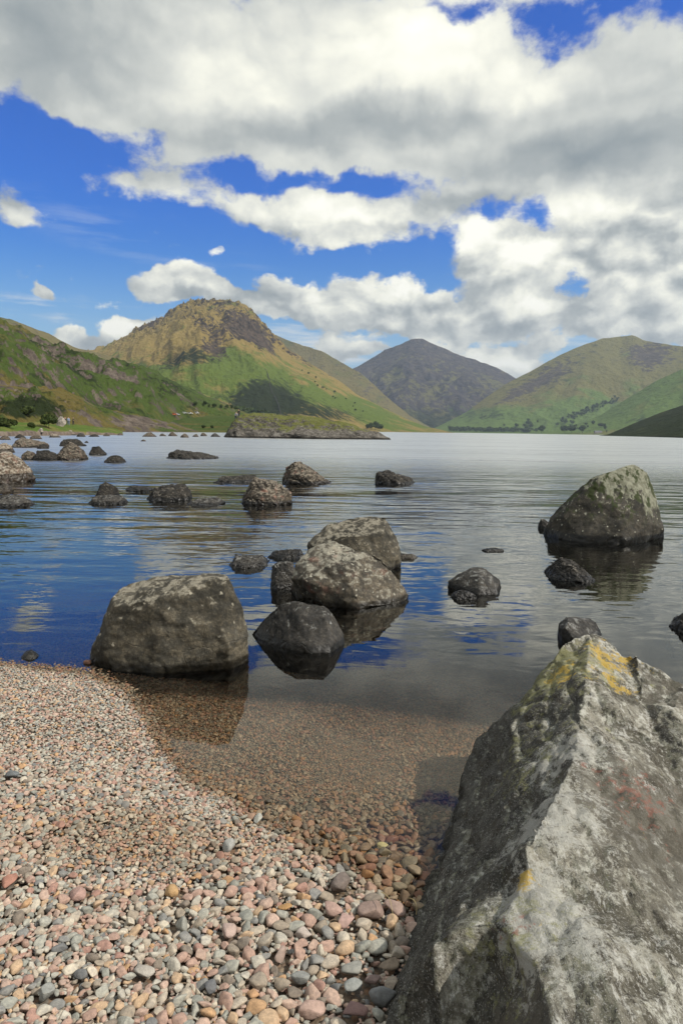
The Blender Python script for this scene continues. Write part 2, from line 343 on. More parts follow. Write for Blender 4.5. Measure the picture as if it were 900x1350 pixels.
def hill(name, outline, Rc, Rf, mat, amp=.10, nscale=500., seed=0., prof=1.25, gully=.25, crest=.012, nu=420, nt=150, cover=None, back=.35, rise=0.0, craggy=None):
    """outline: photo pixels of the skyline; Rc/Rf: (pixel x, metres) lists for the distance of crest and foot"""
    xs = np.array([p[0] for p in outline], float); ys = np.array([p[1] for p in outline], float)
    px = np.linspace(xs[0], xs[-1], nu)
    # soft interpolation of the skyline
    py = np.interp(px, xs, ys); k = max(3, nu // 60) | 1; ker = np.hanning(k + 2)[1:-1]; ker /= ker.sum()
    py = np.convolve(np.pad(py, k // 2, 'edge'), ker, 'valid')
    rc = np.interp(px, [q[0] for q in Rc], [q[1] for q in Rc]); rf = np.interp(px, [q[0] for q in Rf], [q[1] for q in Rf])
    az = np.array([azim(a, c) for a, c in zip(px, py)])
    H = np.array([atR(a, c, r)[2] for a, c, r in zip(px, py, rc)])
    t = np.concatenate([np.linspace(0, 1, nt), 1 + back * np.linspace(.03, 1, 26)])
    A, T = np.meshgrid(az, t, indexing='ij'); RC = rc[:, None]; RF = rf[:, None]; HH = H[:, None]
    Rr = RF + (RC - RF) * T
    X = Rr * np.sin(A); Y = Rr * np.cos(A)
    tt = np.clip(T, 0, 1)
    pe = prof * (1 + gully * fbm(X / nscale * 1.2, Y / nscale * .5, seed + 4.4, o=3))
    base = HH * tt ** pe
    bk = np.clip((T - 1) / back, 0, 1); base = np.where(T > 1, HH * (1 - bk ** 1.3), base)
    env = (tt * (1 - tt) * 4) ** .7 * (T <= 1) + .35 * (T > 1)
    env = env * (1 - .85 * smooth(.62, .97, T) * (T <= 1))
    n = fbm(X / nscale, Y / nscale, seed, o=6, ridged=True); n2 = fbm(X / nscale * 4, Y / nscale * 4, seed + 2, o=5)
    gw = .6 * fbm(X / nscale, Y / nscale, seed + 1.7, o=3)
    gul = fbm(A * RC / (nscale * .45) + gw, T * 1.3 + gw, seed + 9.9, o=5, ridged=True)
    Z = base + amp * .75 * HH * env * (gul - .3) + amp * HH * env * (n - .35) + amp * .35 * HH * env * n2
    if craggy is not None: 
        cg = craggy(A, T, X, Y, Z); r5 = fbm(X / nscale * 9, Y / nscale * 9, Z / nscale * 6 + seed, o=5, ridged=True); Z = Z + cg * (r5 - .42)
    else: cg = 0
    Z = Z + HH * crest * fbm(X / nscale * 12, Y / nscale * 12, seed + 7, o=4) * smooth(.0, .2, tt)
    foot = smooth(0, .02, T); Z = Z * foot - 3 * (1 - foot)
    Z[:, 0] = -45
    Z[:, -1] = -45
    gz_t = np.gradient(Z, axis=1) / np.maximum(np.abs(np.gradient(Rr, axis=1)), 1e-3)
    PX = np.broadcast_to(px[:, None], X.shape); 
    D = np.sqrt(X**2+Y**2); el = (Z - CAMZ) / D
    horizon = 568 + (PX - 450) * .014; PY = horizon - el * F
    c = cover(PX, PY, X, Y, Z, n, n2, gz_t, T) if cover else (0 * X, 0 * X + .5, 0 * X)
    colr = np.stack([np.clip(c[0], 0, 1), np.clip(c[1], 0, 1), np.clip(c[2], 0, 1)], -1).reshape(-1, 3)
    n_, m_ = X.shape; i = np.arange(n_ - 1)[:, None]; j = np.arange(m_ - 1)[None, :]
    Fq = np.stack([i * m_ + j, (i + 1) * m_ + j, (i + 1) * m_ + j + 1, i * m_ + j + 1], -1).reshape(-1, 4)
    V = np.stack([X, Y, Z], -1)
    o = mesh_np(name, V.reshape(-1, 3), Fq, mat, col=colr); tag(o, kind='structure')
    return o, (az, t, V)
def gb(PX, PY, cx, cy, rx, ry, ang=0):
    a = rad(ang); dx = PX - cx; dy = PY - cy; u = (dx * math.cos(a) + dy * math.sin(a)) / rx; v = (-dx * math.sin(a) + dy * math.cos(a)) / ry
    return np.exp(-(u * u + v * v))
# ground cover is laid out as patches of rock, lush grass and bracken on each hillside; a cloud shadow on the near peak is painted in as bracken
def cov_yew(PX, PY, X, Y, Z, n, n2, sl, T):
    w = 14 * fbm(X / 260, Y / 260, 1.1, o=4)
    QX, QY = PX + w, PY + .8 * w
    rock = .46 * gb(QX, QY, 300, 428, 60, 26, 12) + .35 * gb(QX, QY, 262, 432, 34, 12, 20) + .5 * gb(QX, QY, 325, 440, 30, 14, 30) + .8 * gb(QX, QY, 285, 465, 26, 20) + .5 * gb(QX, QY, 345, 455, 55, 12, 38) + .25 * smooth(.84, .98, T) + .55 * gb(QX, QY, 200, 440, 40, 9, -25) + .35 * n2 - .1
    rock += .35 * gb(QX, QY, 455, 500, 85, 8, 34) + .3 * gb(QX, QY, 400, 480, 60, 9, 40)
    lush = .2 + .7 * gb(QX, QY, 340, 510, 60, 26) + .6 * gb(QX, QY, 215, 505, 80, 20, 15) + .8 * gb(QX, QY, 470, 540, 90, 14, 18) + .5 * gb(QX, QY, 300, 480, 50, 20)+.3*n2
    brk_shadow = .05 + 1.1 * gb(QX, QY, 345, 530, 46, 26) + .55 * gb(QX, QY, 250, 480, 60, 14, -10) + .5 * gb(QX, QY, 430, 545, 60, 14, 10)  # strongest patch is a cloud shadow put into the cover colour
    return rock, lush, brk_shadow * 1.25
def cov_gable(PX, PY, X, Y, Z, n, n2, sl, T):
    return .62 + .25 * smooth(.7, 1, T) + .5 * n2 - .5 * smooth(530, 565, PY), .2 + .3 * smooth(510, 560, PY) + 0 * n, .2 + .5 * smooth(520, 555, PY)
def cov_ling(PX, PY, X, Y, Z, n, n2, sl, T):
    w = 12 * fbm(X / 400, Y / 400, 5.1, o=4); QX, QY = PX + w, PY + .6 * w
    rock = .02 + .30 * gb(QX, QY, 740, 490, 60, 12, -25) + .75 * gb(QX, QY, 860, 480, 45, 22) + .7 * gb(QX, QY, 800, 448, 60, 7) + .6 * gb(QX, QY, 690, 520, 70, 12, -25) + .2 * n2
    lush = .15 + .9 * smooth(525, 560, QY) + .3 * gb(QX, QY, 780, 530, 80, 16) + .2 * n2
    return rock, lush, .35 * gb(QX, QY, 720, 500, 90, 20, -25) + .15 + .3 * gb(QX, QY, 640, 550, 60, 10)
def cov_near(PX, PY, X, Y, Z, n, n2, sl, T):
    r = fbm(X / 38, Y / 38, 8.8, o=5); return .22 + .8 * r + .45 * smooth(.5, 1.1, sl), .55 + .5 * fbm(X / 120, Y / 120, 2.2, o=3) + .7 * gb(PX, PY, 200, 500, 90, 16, 20), .38 + .7 * fbm(X / 60, Y / 60, 6.2, o=3) + .6 * gb(PX, PY, 20, 535, 50, 22)
def cov_back(PX, PY, X, Y, Z, n, n2, sl, T): return .35 + .4 * n2, .3 + .3 * n2, .2 + 0 * X
def cov_green(PX, PY, X, Y, Z, n, n2, sl, T): return .12 + .3 * n2, .7 + .3 * n2, .25 + .5 * n2
def cov_dark(PX, PY, X, Y, Z, n, n2, sl, T): return .2 + .3 * n2, .3 + .3 * n2, .85 + .2 * n2

M_yew = hill_mat('fell_grass_and_crag', 1, (.31, .23, .075), (.13, .18, .030), (.17, .125, .09), (.045, .036, .030), 90., 11.)
M_far = hill_mat('far_fell', 1, (.16, .15, .06), (.07, .11, .04), (.14, .115, .10), (.05, .045, .055), 240., 34.)
M_ling = hill_mat('green_fell', 1, (.17, .155, .05), (.12, .18, .042), (.13, .105, .08), (.065, .055, .05), 200., 14.)
M_near = hill_mat('rough_pasture', 1, (.155, .125, .040), (.070, .104, .022), (.25, .205, .165), (.10, .08, .068), 24., 2.2)
M_back = hill_mat('back_fell', 1, (.17, .145, .06), (.11, .13, .04), (.16, .13, .10), (.11, .09, .07), 120., 8.)

HILL = {}
HILL['gable'] = hill('mountain', [(395, 520), (430, 503), (468, 485), (500, 471), (525, 458), (540, 451), (556, 450), (572, 457), (590, 464), (610, 471), (640, 483), (672, 496), (710, 515), (760, 540)],
    [(395, 6600), (550, 6400), (760, 6600)], [(395, 4900), (760, 4900)], M_far, amp=.20, nscale=1100, seed=3.1, prof=1.15, crest=.010, nu=300, nt=130, cover=cov_gable)
HILL['kirk'] = hill('mountain', [(330, 430), (375, 447), (400, 456), (425, 463), (445, 475), (475, 492), (505, 520), (540, 548), (575, 568)],
    [(330, 4600), (575, 3900)], [(330, 3800), (575, 3600)], M_back, amp=.10, nscale=700, seed=8.2, nu=240, nt=90, cover=cov_back)
HILL['ling'] = hill('mountain', [(560, 570), (590, 556), (615, 543), (640, 524), (668, 505), (700, 489), (735, 469), (765, 456), (790, 448), (812, 444), (835, 443), (850, 449), (872, 453), (900, 457), (960, 452), (1100, 430), (1300, 420)],
    [(560, 4300), (700, 4900), (820, 5400), (1300, 4800)], [(560, 3600), (780, 3600), (1300, 3000)], M_ling, amp=.11, nscale=900, seed=5.7, prof=1.45, crest=.008, nu=460, nt=140, cover=cov_ling)
HILL['spur'] = hill('hillside', [(690, 573), (740, 566), (790, 548), (830, 523), (870, 499), (900, 487), (980, 455), (1100, 420), (1300, 400)],
    [(690, 3300), (900, 3500), (1300, 3300)], [(690, 2900), (1300, 2300)], M_ling, amp=.08, nscale=500, seed=2.4, prof=1.3, nu=260, nt=90, cover=cov_green)
HILL['screes'] = hill('hillside', [(770, 576), (800, 573), (840, 556), (870, 544), (900, 534), (960, 505), (1050, 470), (1300, 380)],
    [(770, 1100), (900, 1200), (1300, 900)], [(770, 900), (900, 480), (1300, 300)], M_ling, amp=.08, nscale=260, seed=1.4, prof=1.1, nu=200, nt=80, cover=cov_dark)
def crag_yew(A, T, X, Y, Z):
    return 40 * smooth(.5, .8, T) * (T <= 1.1) * smooth(250, 380, Z)
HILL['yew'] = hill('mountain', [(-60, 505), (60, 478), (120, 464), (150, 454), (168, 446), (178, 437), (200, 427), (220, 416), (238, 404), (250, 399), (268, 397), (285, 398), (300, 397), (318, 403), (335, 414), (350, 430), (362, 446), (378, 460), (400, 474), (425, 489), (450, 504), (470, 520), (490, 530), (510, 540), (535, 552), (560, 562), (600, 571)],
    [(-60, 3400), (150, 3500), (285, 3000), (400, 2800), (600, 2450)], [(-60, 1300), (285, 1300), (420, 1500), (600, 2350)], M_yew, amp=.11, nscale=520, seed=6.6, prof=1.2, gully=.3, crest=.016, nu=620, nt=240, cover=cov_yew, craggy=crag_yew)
HILL['left'] = hill('mountain', [(-400, 330), (-150, 380), (0, 419), (22, 423), (45, 433), (66, 440), (84, 451), (102, 459), (125, 464), (160, 474), (215, 492), (260, 510)],
    [(-400, 1900), (0, 2100), (260, 2500)], [(-400, 900), (260, 1400)], M_back, amp=.08, nscale=380, seed=4.2, nu=260, nt=90, cover=cov_back)
HILL['near'] = hill('hillside', [(-500, 330), (-200, 380), (0, 429), (30, 437), (60, 452), (90, 466), (110, 472), (150, 477), (200, 490), (235, 506), (270, 522), (315, 540), (350, 553), (380, 566)],
    [(-500, 600), (0, 650), (150, 800), (380, 1000)], [(-500, 250), (0, 260), (200, 420), (380, 820)], M_near, amp=.25, nscale=75, seed=7.9, prof=.85, crest=.03, gully=.35, nu=700, nt=260, cover=cov_near)
HILL['bluff'] = hill('hillside', [(-300, 488), (-100, 500), (0, 507), (40, 512), (80, 516), (105, 524), (130, 538), (160, 544), (185, 548), (205, 553), (228, 557), (240, 562), (262, 568)],
    [(-300, 270), (0, 260), (260, 330)], [(-300, 165), (0, 190), (262, 290)], M_near, amp=.42, nscale=24, seed=9.4, prof=.8, crest=.04, gully=.35, nu=560, nt=160,
    cover=lambda PX, PY, X, Y, Z, n, n2, sl, T: (.36 + .8 * fbm(X / 14, Y / 14, 4.8, o=5) + .45 * smooth(.5, 1.1, sl) - .7 * gb(PX, PY, 40, 540, 40, 16) + .5 * gb(PX, PY, 190, 558, 50, 8), .5 + .3 * n2, .2 + .9 * gb(PX, PY, 40, 540, 42, 14) + .4 * n2))
HILL['flat'] = hill('hillside', [(150, 562), (200, 556), (240, 550), (280, 548), (320, 548), (350, 556), (380, 566)],
    [(150, 640), (260, 640), (380, 620)], [(150, 300), (380, 300)], M_near, amp=.10, nscale=60, seed=3.4, prof=.9, nu=260, nt=90, crest=.02,
    cover=lambda PX, PY, X, Y, Z, n, n2, sl, T: (.22 + .3 * n2, .75 + .3 * n2, .1 + .3 * n2))
M_bank = hill_mat('shore_turf', 1, (.17, .16, .05), (.09, .14, .025), (.26, .21, .165), (.15, .12, .10), 8., .35)
HILL['bank'] = hill('grass_bank', [(-300, 556), (0, 557), (60, 558), (100, 561), (150, 565), (162, 569)],
    [(-300, 170), (0, 175), (162, 190)], [(-300, 90), (0, 112), (162, 150)], M_bank, amp=.35, nscale=12, seed=1.9, prof=.35, crest=.05, gully=.3, nu=300, nt=110,
    cover=lambda PX, PY, X, Y, Z, n, n2, sl, T: (.15 + .9 * smooth(.06, .0, T) + .3 * n2, .6 + .3 * n2, .15 + .5 * n2))
def terrain_at(key, px, frac):
    az, t, V = HILL[key][1]; i = int(np.argmin(np.abs(az - azim(px)))); j = int(np.argmin(np.abs(t - frac))); return V[i, j]
def terrain_seen(keys, px, py):
    """first terrain point of the named hills under the line of sight of a photo pixel"""
    best = None
    for k in keys:
        az, t, V = HILL[k][1]; i = int(np.argmin(np.abs(az - azim(px, py))))
        r = V[i][: , :]; D = np.hypot(r[:, 0], r[:, 1]); el = (r[:, 2] - CAMZ) / D
        v = ray(px, py); e = v[2] / math.hypot(v[0], v[1])
        w = np.where(el[1:] >= e)[0]
        if len(w):
            q = r[w[0] + 1]; d = math.hypot(q[0], q[1])
            if best is None or d < best[0]: best = (d, q.copy())
    return best[1] if best is not None else None

# ---------------------------------------------------------------- rocks
def hull_union(parts):
    bm = bmesh.new()
    for pts in parts:
        vs = [bm.verts.new(tuple(p)) for p in pts]
        r = bmesh.ops.convex_hull(bm, input=vs)
        dead = [g_ for g_ in r['geom_interior'] + r['geom_unused'] if isinstance(g_, bmesh.types.BMVert) and g_.is_valid]
        bmesh.ops.delete(bm, geom=list(set(dead)), context='VERTS')
    bmesh.ops.recalc_face_normals(bm, faces=bm.faces)
    return bm
def remeshed(bm, voxel, it=3, fac=.5):
    me = bpy.data.meshes.new('tmp'); bm.to_mesh(me); bm.free()
    o = bpy.data.objects.new('tmp', me); COL.objects.link(o)
    r = o.modifiers.new('r', 'REMESH'); r.mode = 'VOXEL'; r.voxel_size = voxel; r.adaptivity = 0
    s = o.modifiers.new('s', 'SMOOTH'); s.iterations = it; s.factor = fac
    dg = bpy.context.evaluated_depsgraph_get(); ev = o.evaluated_get(dg)
    m2 = bpy.data.meshes.new_from_object(ev); bpy.data.objects.remove(o); bpy.data.meshes.remove(me); return m2
def finish_rock(name, parts, mat, voxel, size, seed, rough=1.0, strata=None, loc=None, facets=9, smooth_it=1, lump_=1.0, crisp=1.0):
    me = remeshed(parts if isinstance(parts, bmesh.types.BMesh) else hull_union(parts), voxel, smooth_it, .5); n = len(me.vertices)
    co = np.empty(n * 3, np.float32); me.vertices.foreach_get('co', co); co = co.reshape(-1, 3)
    def disp(co, f):
        me.vertices.foreach_set('co', co.astype(np.float32).ravel()); me.update()
        no = np.empty(n * 3, np.float32); me.vertices.foreach_get('normal', no); no = no.reshape(-1, 3)
        return co + no * f(co)[:, None]
    s = size; q = seed * 3.17
    def f1(c):
        d = .018 * s * fbm(c[:, 0] / s * 2.2 + q, c[:, 1] / s * 2.2, c[:, 2] / s * 2.2, o=3)
        r = fbm(c[:, 0] / s * 3.1 - q, c[:, 1] / s * 3.1, c[:, 2] / s * 3.1, o=3, ridged=True)
        d = d - .016 * s * np.clip(r - .35, 0, 1) * 2
        return d * rough
    def f2(c):
        d = .010 * s * crisp * fbm(c[:, 0] / s * 11 + q, c[:, 1] / s * 11, c[:, 2] / s * 11, o=4, g=.6)
        r = fbm(c[:, 0] / s * 8 - q, c[:, 1] / s * 8, c[:, 2] / s * 8, o=3, ridged=True)
        d = d - .012 * s * crisp * smooth(.35, .9, r)
        if strata is not None:
            a = np.array(strata, float); a /= np.linalg.norm(a)
            u = c @ a / s * 9 + 1.5 * fbm(c[:, 0] / s * 2, c[:, 1] / s * 2, c[:, 2] / s * 2 + q, o=3)
            fr = u - np.floor(u); d = d + .010 * s * (np.abs(fr - .5) * 2) ** 3 * -1
        return d * rough
    rr = np.random.default_rng(int(seed) + 500)
    for _ in range(facets):
        d_ = rr.normal(size=3); d_[2] = abs(d_[2]) * .8 + .1; d_ /= np.linalg.norm(d_)
        k = co @ d_; lim = np.quantile(k, .985) - rr.uniform(.0, .065) * s; co = co - np.where(k > lim, (k - lim) * .9, 0)[:, None] * d_[None]
    co = disp(co.astype(np.float32), (lambda c: f1(c) * lump_)); co = disp(co, f2)
    base = np.array(loc if loc is not None else [co[:, 0].mean(), co[:, 1].mean(), 0.0])
    me.vertices.foreach_set('co', (co - base).astype(np.float32).ravel()); me.update()
    me.polygons.foreach_set('use_smooth', np.ones(len(me.polygons), bool)); me.materials.append(mat); me.name = name
    o = bpy.data.objects.new(name, me); COL.objects.link(o); o.location = base; return o

def rock_mat(name, dark, mid, lichen=(.42, .42, .36), la=.35, moss=0.0, yellow=0.0, scale=1.0, wet=.05, dry_top=None, speck=.3, bumpd=.007, pink=0.0, crest=0.0):
    m, b, out = material(name)
    geo = b.new('ShaderNodeNewGeometry'); wpos = geo.outputs['Position']
    pos = b.mapping(b.new('ShaderNodeTexCoord').outputs['Object'], (0, 0, 0), (0, 0, 0), (scale,) * 3)
    n = b.noise(pos, 3.2, 7, .6, .3); n2 = b.noise(pos, 14, 6, .65); n3 = b.noise(pos, 60, 4, .7)
    c = b.mix(b.rng(n, .32, .68), dark, mid)
    c = b.mix(b.rng(n2, .42, .60, 0, .85), c, b.mix(1., c, (1.7, 1.6, 1.45), 'MULTIPLY'))
    c = b.mix(b.rng(n3, .48, .62, .65, 0), c, b.mix(1., c, (.38, .38, .38), 'MULTIPLY'))
    sn = b.new('ShaderNodeSeparateXYZ'); b.l.new(geo.outputs['Normal'], sn.inputs[0])
    up = b.rng(sn.outputs[2], -.2, .9)
    ln = b.noise(pos, 14, 9, .76, .3)
    lm = b.rng(b.m('ADD', ln, b.m('MULTIPLY', b.m('SUBTRACT', up, .5), .22)), .66 - .26 * la, .72 - .2 * la)
    c = b.mix(b.m('MULTIPLY', lm, .85), c, b.mix(b.rng(n3, .35, .65), lichen, tuple(x * .6 for x in lichen)))
    # round crustose lichen spots
    vd = b.voro(b.vm('ADD', pos, b.vm('SCALE', b.noise(pos, 25, 2, col=True), sc=.05)), 26, 'F1', 'Distance')
    vr = b.new('ShaderNodeSeparateColor'); b.l.new(b.voro(b.vm('ADD', pos, b.vm('SCALE', b.noise(pos, 25, 2, col=True), sc=.05)), 26, 'F1', 'Color'), vr.inputs[0])
    sp_ = b.m('MULTIPLY', b.rng(vd, .30, .22), b.rng(vr.outputs[0], 1 - speck, 1 - speck + .05))
    c = b.mix(b.m('MULTIPLY', sp_, .8), c, tuple(min(.7, x * 1.2) for x in lichen))
    if crest:
        wz0 = b.new('ShaderNodeSeparateXYZ'); b.l.new(wpos, wz0.inputs[0])
        cn_ = b.noise(b.mapping(pos, (0, 0, 0), (0, rad(-25), 0), (5, 5, 1.6)), 1.6, 7, .65)
        cm = b.rng(b.m('ADD', wz0.outputs[2], b.m('ADD', b.m('MULTIPLY', b.m('SUBTRACT', cn_, .5), 1.5), b.m('MULTIPLY', sn.outputs[0], .28))), crest, crest + .14)
        c = b.mix(b.m('MULTIPLY', cm, .9), c, b.mix(b.rng(n2, .35, .65), (.30, .30, .22), (.15, .15, .10)))
        mm = b.rng(b.noise(b.mapping(pos, (8, 1, 2), (0, rad(-25), 0), (6, 6, 2.2)), 1.5, 6, .7), .51, .57)
        c = b.mix(b.m('MULTIPLY', mm, b.rng(wz0.outputs[2], crest - .45, crest - .1)), c, (.035, .045, .012))
    if pink: c = b.mix(b.m('MULTIPLY', b.rng(b.noise(b.mapping(pos, (7, 2, 3)), 6, 5, .6), .55, .7), pink), c, (.30, .14, .10))
    if moss: c = b.mix(b.m('MULTIPLY', b.rng(b.m('ADD', b.noise(b.mapping(pos, (3, 8, 1)), 5, 6, .7), b.m('MULTIPLY', up, .12)), .60 - moss * .1, .66 - moss * .1), .9), c, b.mix(n2, (.035, .05, .012), (.10, .11, .02)))
    if yellow: c = b.mix(b.m('MULTIPLY', b.rng(b.m('ADD', b.noise(b.mapping(pos, (5, 5, 5)), 7, 7, .7), b.m('MULTIPLY', up, .15)), .62 - .1 * yellow, .7 - .1 * yellow), .8), c, (.42, .27, .04))
    wz = b.new('ShaderNodeSeparateXYZ'); b.l.new(wpos, wz.inputs[0])
    wm = b.rng(b.m('ADD', wz.outputs[2], b.m('MULTIPLY', b.m('SUBTRACT', n2, .5), -.09)), wet, wet + .035, 1, 0)
    c = b.mix(wm, c, b.mix(1., c, (.22, .21, .19), 'MULTIPLY'))
    cr_ = b.voro(b.vm('ADD', pos, b.vm('SCALE', b.noise(pos, 6, 4, col=True), sc=.12)), 4.5, 'DISTANCE_TO_EDGE', 'Distance')
    crack = b.m('MULTIPLY', b.rng(cr_, 0.0, .02, 1, 0), b.rng(n, .5, .6))
    hgt = b.m('ADD', b.m('ADD', b.m('MULTIPLY', n3, .5), b.m('MULTIPLY', n2, 1.1)), b.m('MULTIPLY', crack, -.3))
    nr = b.bump(hgt, 1.0, bumpd)
    pbsdf(b, out, c, b.rng(wm, 0, 1, .85, .35, 'LINEAR'), nr, .35); return m
MR = {
 'grey':  rock_mat('grey_lichened_rock', (.042, .038, .028), (.125, .112, .085), (.33, .30, .23), .30, 0, wet=.035, speck=.10),
 'grey2': rock_mat('pale_lichened_rock', (.05, .045, .036), (.15, .13, .10), (.36, .34, .27), .38, 0, pink=.4, wet=.03),
 'dark':  rock_mat('dark_wet_rock', (.012, .011, .0095), (.040, .036, .030), (.20, .18, .15), .08, 0, wet=.05, speck=.06),
 'slate': rock_mat('slate_grey_rock', (.026, .025, .023), (.076, .071, .064), (.27, .27, .25), .12, 0, wet=.03, speck=.1),
 'brown': rock_mat('brown_mottled_rock', (.026, .022, .017), (.09, .074, .056), (.30, .26, .20), .34, 0, pink=.5, wet=.06),
 'pink':  rock_mat('pinkish_pale_rock', (.09, .07, .052), (.25, .20, .15), (.40, .36, .29), .5, 0, pink=.4, wet=.22),
 'pyr':   rock_mat('mossy_streaked_rock', (.030, .028, .022), (.075, .068, .055), (.42, .41, .32), .10, .0, wet=.08, speck=.16, crest=.62),
}

def rock(outline, mat, label, name='rock', dr=.45, seed=1, voxel=None, z0=0.0, ybase=None, group=None, rough=1.35, cat='rock', lean=0.0, sink=.25, slices=(-1, -.3, .35, 1), jit=.16, strata=None, flat=.55, facets=10):
    """outline: the rock's skyline in photo pixels from one waterline end to the other; dr: half depth / half width"""
    rs = random.Random(seed)
    yb = ybase if ybase is not None else max(outline[0][1], outline[-1][1]); xm = (outline[0][0] + outline[-1][0]) / 2
    if z0 == 0.0: fy = atZ(xm, yb, 0.0)[1]
    else: fy = atZ(xm, yb, z0)[1]
    a = atY(outline[0][0], yb, fy); c = atY(outline[-1][0], yb, fy); hw = abs(c[0] - a[0]) / 2
    off = [min(max(atZ(q[0], q[1], z0)[1] - fy, 0), 2.0 * hw) for q in (outline[0], outline[-1])]; mo = (off[0] + off[1]) / 2
    hd = min(max(dr * 1.2 * hw, mo), 1.3 * hw); sh_ = max(0, .95 * hd - mo)
    def Dx(x):
        u = min(max((x - outline[0][0]) / (outline[-1][0] - outline[0][0]), 0), 1); return fy + sh_ + off[0] * (1 - u) + off[1] * u
    pts = [atY(xm + (x - xm) * 1.02, yb + (y - yb) * (1.05 if 0 < i_ < len(outline) - 1 else 1.0), Dx(x)) for i_, (x, y) in enumerate(outline)]; dps = [Dx(x) for x, y in outline]; Dc = sum(dps) / len(dps)
    xc = (pts[0][0] + pts[-1][0]) / 2; zt = max(p[2] for p in pts); hw = (pts[-1][0] - pts[0][0]) / 2
    kd = lambda xx: dps[0] + (dps[-1] - dps[0]) * min(max((xx - pts[0][0]) / (2 * hw), 0), 1)
    P = []
    for t in slices:
        sw = max(.50, math.sqrt(max(0, 1 - (t * .93) ** 2))); sh = 1 - (abs(t) ** 2) * flat
        for p, dp in zip(pts, dps):
            z = max(p[2] - z0, 0.0)
            jx = 1 + jit * (rs.random() - .5) * (t != 0); jz = 1 + jit * 1.6 * (rs.random() - .5) * (t != 0)
            P.append((xc + (p[0] - xc) * sw * jx, dp + t * hd * (1 + .25 * (rs.random() - .5)) * (1 - .35 * z / max(zt - z0, .01) * abs(t)) + lean * z, z0 + z * sh * jz))
        for k in (-1, -.4, .4, 1): P.append((xc + k * hw * sw * .66, kd(xc + k * hw * sw) + .25 * hd + t * hd * .55, z0 - sink)); P.append((xc + k * hw * sw, kd(xc + k * hw * sw) + t * hd, z0 - .012))
    size = max(2 * hw, zt - z0) 
    o = finish_rock(name, [P], MR[mat] if isinstance(mat, str) else mat, voxel or max(size / 75, .006), size, seed, rough, strata, loc=(xc, Dc, z0), facets=facets, crisp=1.5)
    tag(o, label, cat, group); return o
# the principal boulders in the lake
def rock_at(water, pts, depth, mat, label, name='rock', cat='rock', seed=1, voxel=None, rough=.8, facets=1, strata=None, sink=.3):
    """water: photo pixels of the near waterline, left to right; pts: (px, py, metres behind the nearest waterline point)"""
    W_ = [atZ(x, y, 0.0) for x, y in water]; fy = min(p[1] for p in W_); c = np.mean(W_, axis=0)
    P = [p.copy() for p in W_] + [p - (0, 0, .012) for p in W_]
    for p in W_: q = c + (p - c) * .75; P.append(np.array([q[0], q[1] + .2 * depth, -sink]))
    T_ = [atY(x, y, fy + d) for x, y, d in pts]; P += T_
    x0, x1 = W_[0][0], W_[-1][0]
    for k in (.12, .5, .88): P.append(np.array([x0 + (x1 - x0) * k, fy + depth * (1 if k == .5 else .85), -.02])); P.append(np.array([x0 + (x1 - x0) * k, fy + depth * .8, -sink]))
    size = max(x1 - x0, max(p[2] for p in T_)); base = (float((x0 + x1) / 2), float(fy + depth * .45), 0.0)
    o = finish_rock(name, [P], MR[mat], voxel or size / 95, size, seed, rough, strata, loc=base, facets=facets + 2, lump_=.8, crisp=.75); tag(o, label, cat); return o
rock_at([(116, 868), (124, 878), (150, 885), (200, 888), (262, 885), (306, 881), (331, 872)],
        [(147, 786, .22), (163, 770, .30), (207, 759, .36), (252, 756, .40), (296, 752, .38), (150, 800, .12), (205, 790, .07), (268, 778, .08), (301, 762, .22), (308, 775, .22), (141, 818, .14), (119, 855, .16), (130, 850, .06), (210, 850, .02), (300, 850, .05), (322, 806, .24), (328, 838, .22), (240, 762, .16)],
        .72, 'grey', 'large squat grey boulder standing at the edge of the shingle, front left', 'boulder', 'boulder', 3, .0105, .75)
rock_at([(402, 742), (430, 752), (480, 757), (515, 754), (530, 745)],
        [(404, 714, .35), (431, 691, .42), (462, 678, .48), (490, 673, .5), (515, 680, .45), (524, 700, .40), (529, 728, .35), (430, 715, .15), (470, 700, .16), (510, 705, .18), (525, 735, .2), (412, 722, .2)],
        .95, 'grey', 'dark rounded boulder with a pale round lichen spot, behind the mottled boulder in the middle', 'boulder', 'boulder', 8, .012, .8)
rock_at([(383, 779), (396, 790), (430, 800), (474, 803), (515, 797), (541, 786)],
        [(383, 762, .22), (391, 738, .30), (412, 712, .36), (430, 709, .38), (452, 718, .36), (486, 728, .34), (503, 734, .32), (520, 758, .30), (528, 776, .26), (540, 781, .2), (400, 765, .06), (432, 735, .16), (455, 745, .10), (492, 752, .12), (512, 772, .08), (425, 775, .03), (470, 780, .02)],
        .70, 'grey2', 'mottled pale and brown boulder in the middle of the picture, pointed at top left', 'boulder', 'boulder', 5, .0105, .9)
rock_at([(331, 835), (350, 847), (378, 856), (410, 862), (436, 861), (455, 849)],
        [(345, 817, .40), (368, 797, .34), (392, 788, .30), (403, 793, .28), (425, 792, .26), (441, 812, .24), (454, 838, .28), (430, 815, .14), (395, 812, .18), (436, 845, .06)],
        .50, 'slate', 'low slate grey rock in the shallows, wedge pointing left, nearest of the middle cluster', seed=13, rough=.55, facets=0)
rock_at([(714, 703), (735, 711), (775, 716), (821, 718), (850, 715), (875, 708)],
        [(722, 684, .75), (745, 660, .70), (775, 632, .62), (792, 617, .60), (815, 610, .66), (836, 612, .72), (853, 622, .76), (862, 648, .74), (870, 675, .62), (875, 698, .5), (787, 630, .5), (802, 656, .32), (822, 680, .16), (845, 650, .40), (740, 680, .45), (858, 690, .25)],
        1.5, 'pyr', 'tall pyramid shaped boulder with pale crest and dark moss streaks, standing alone at right', 'boulder', 'boulder', 17, .015, .65)
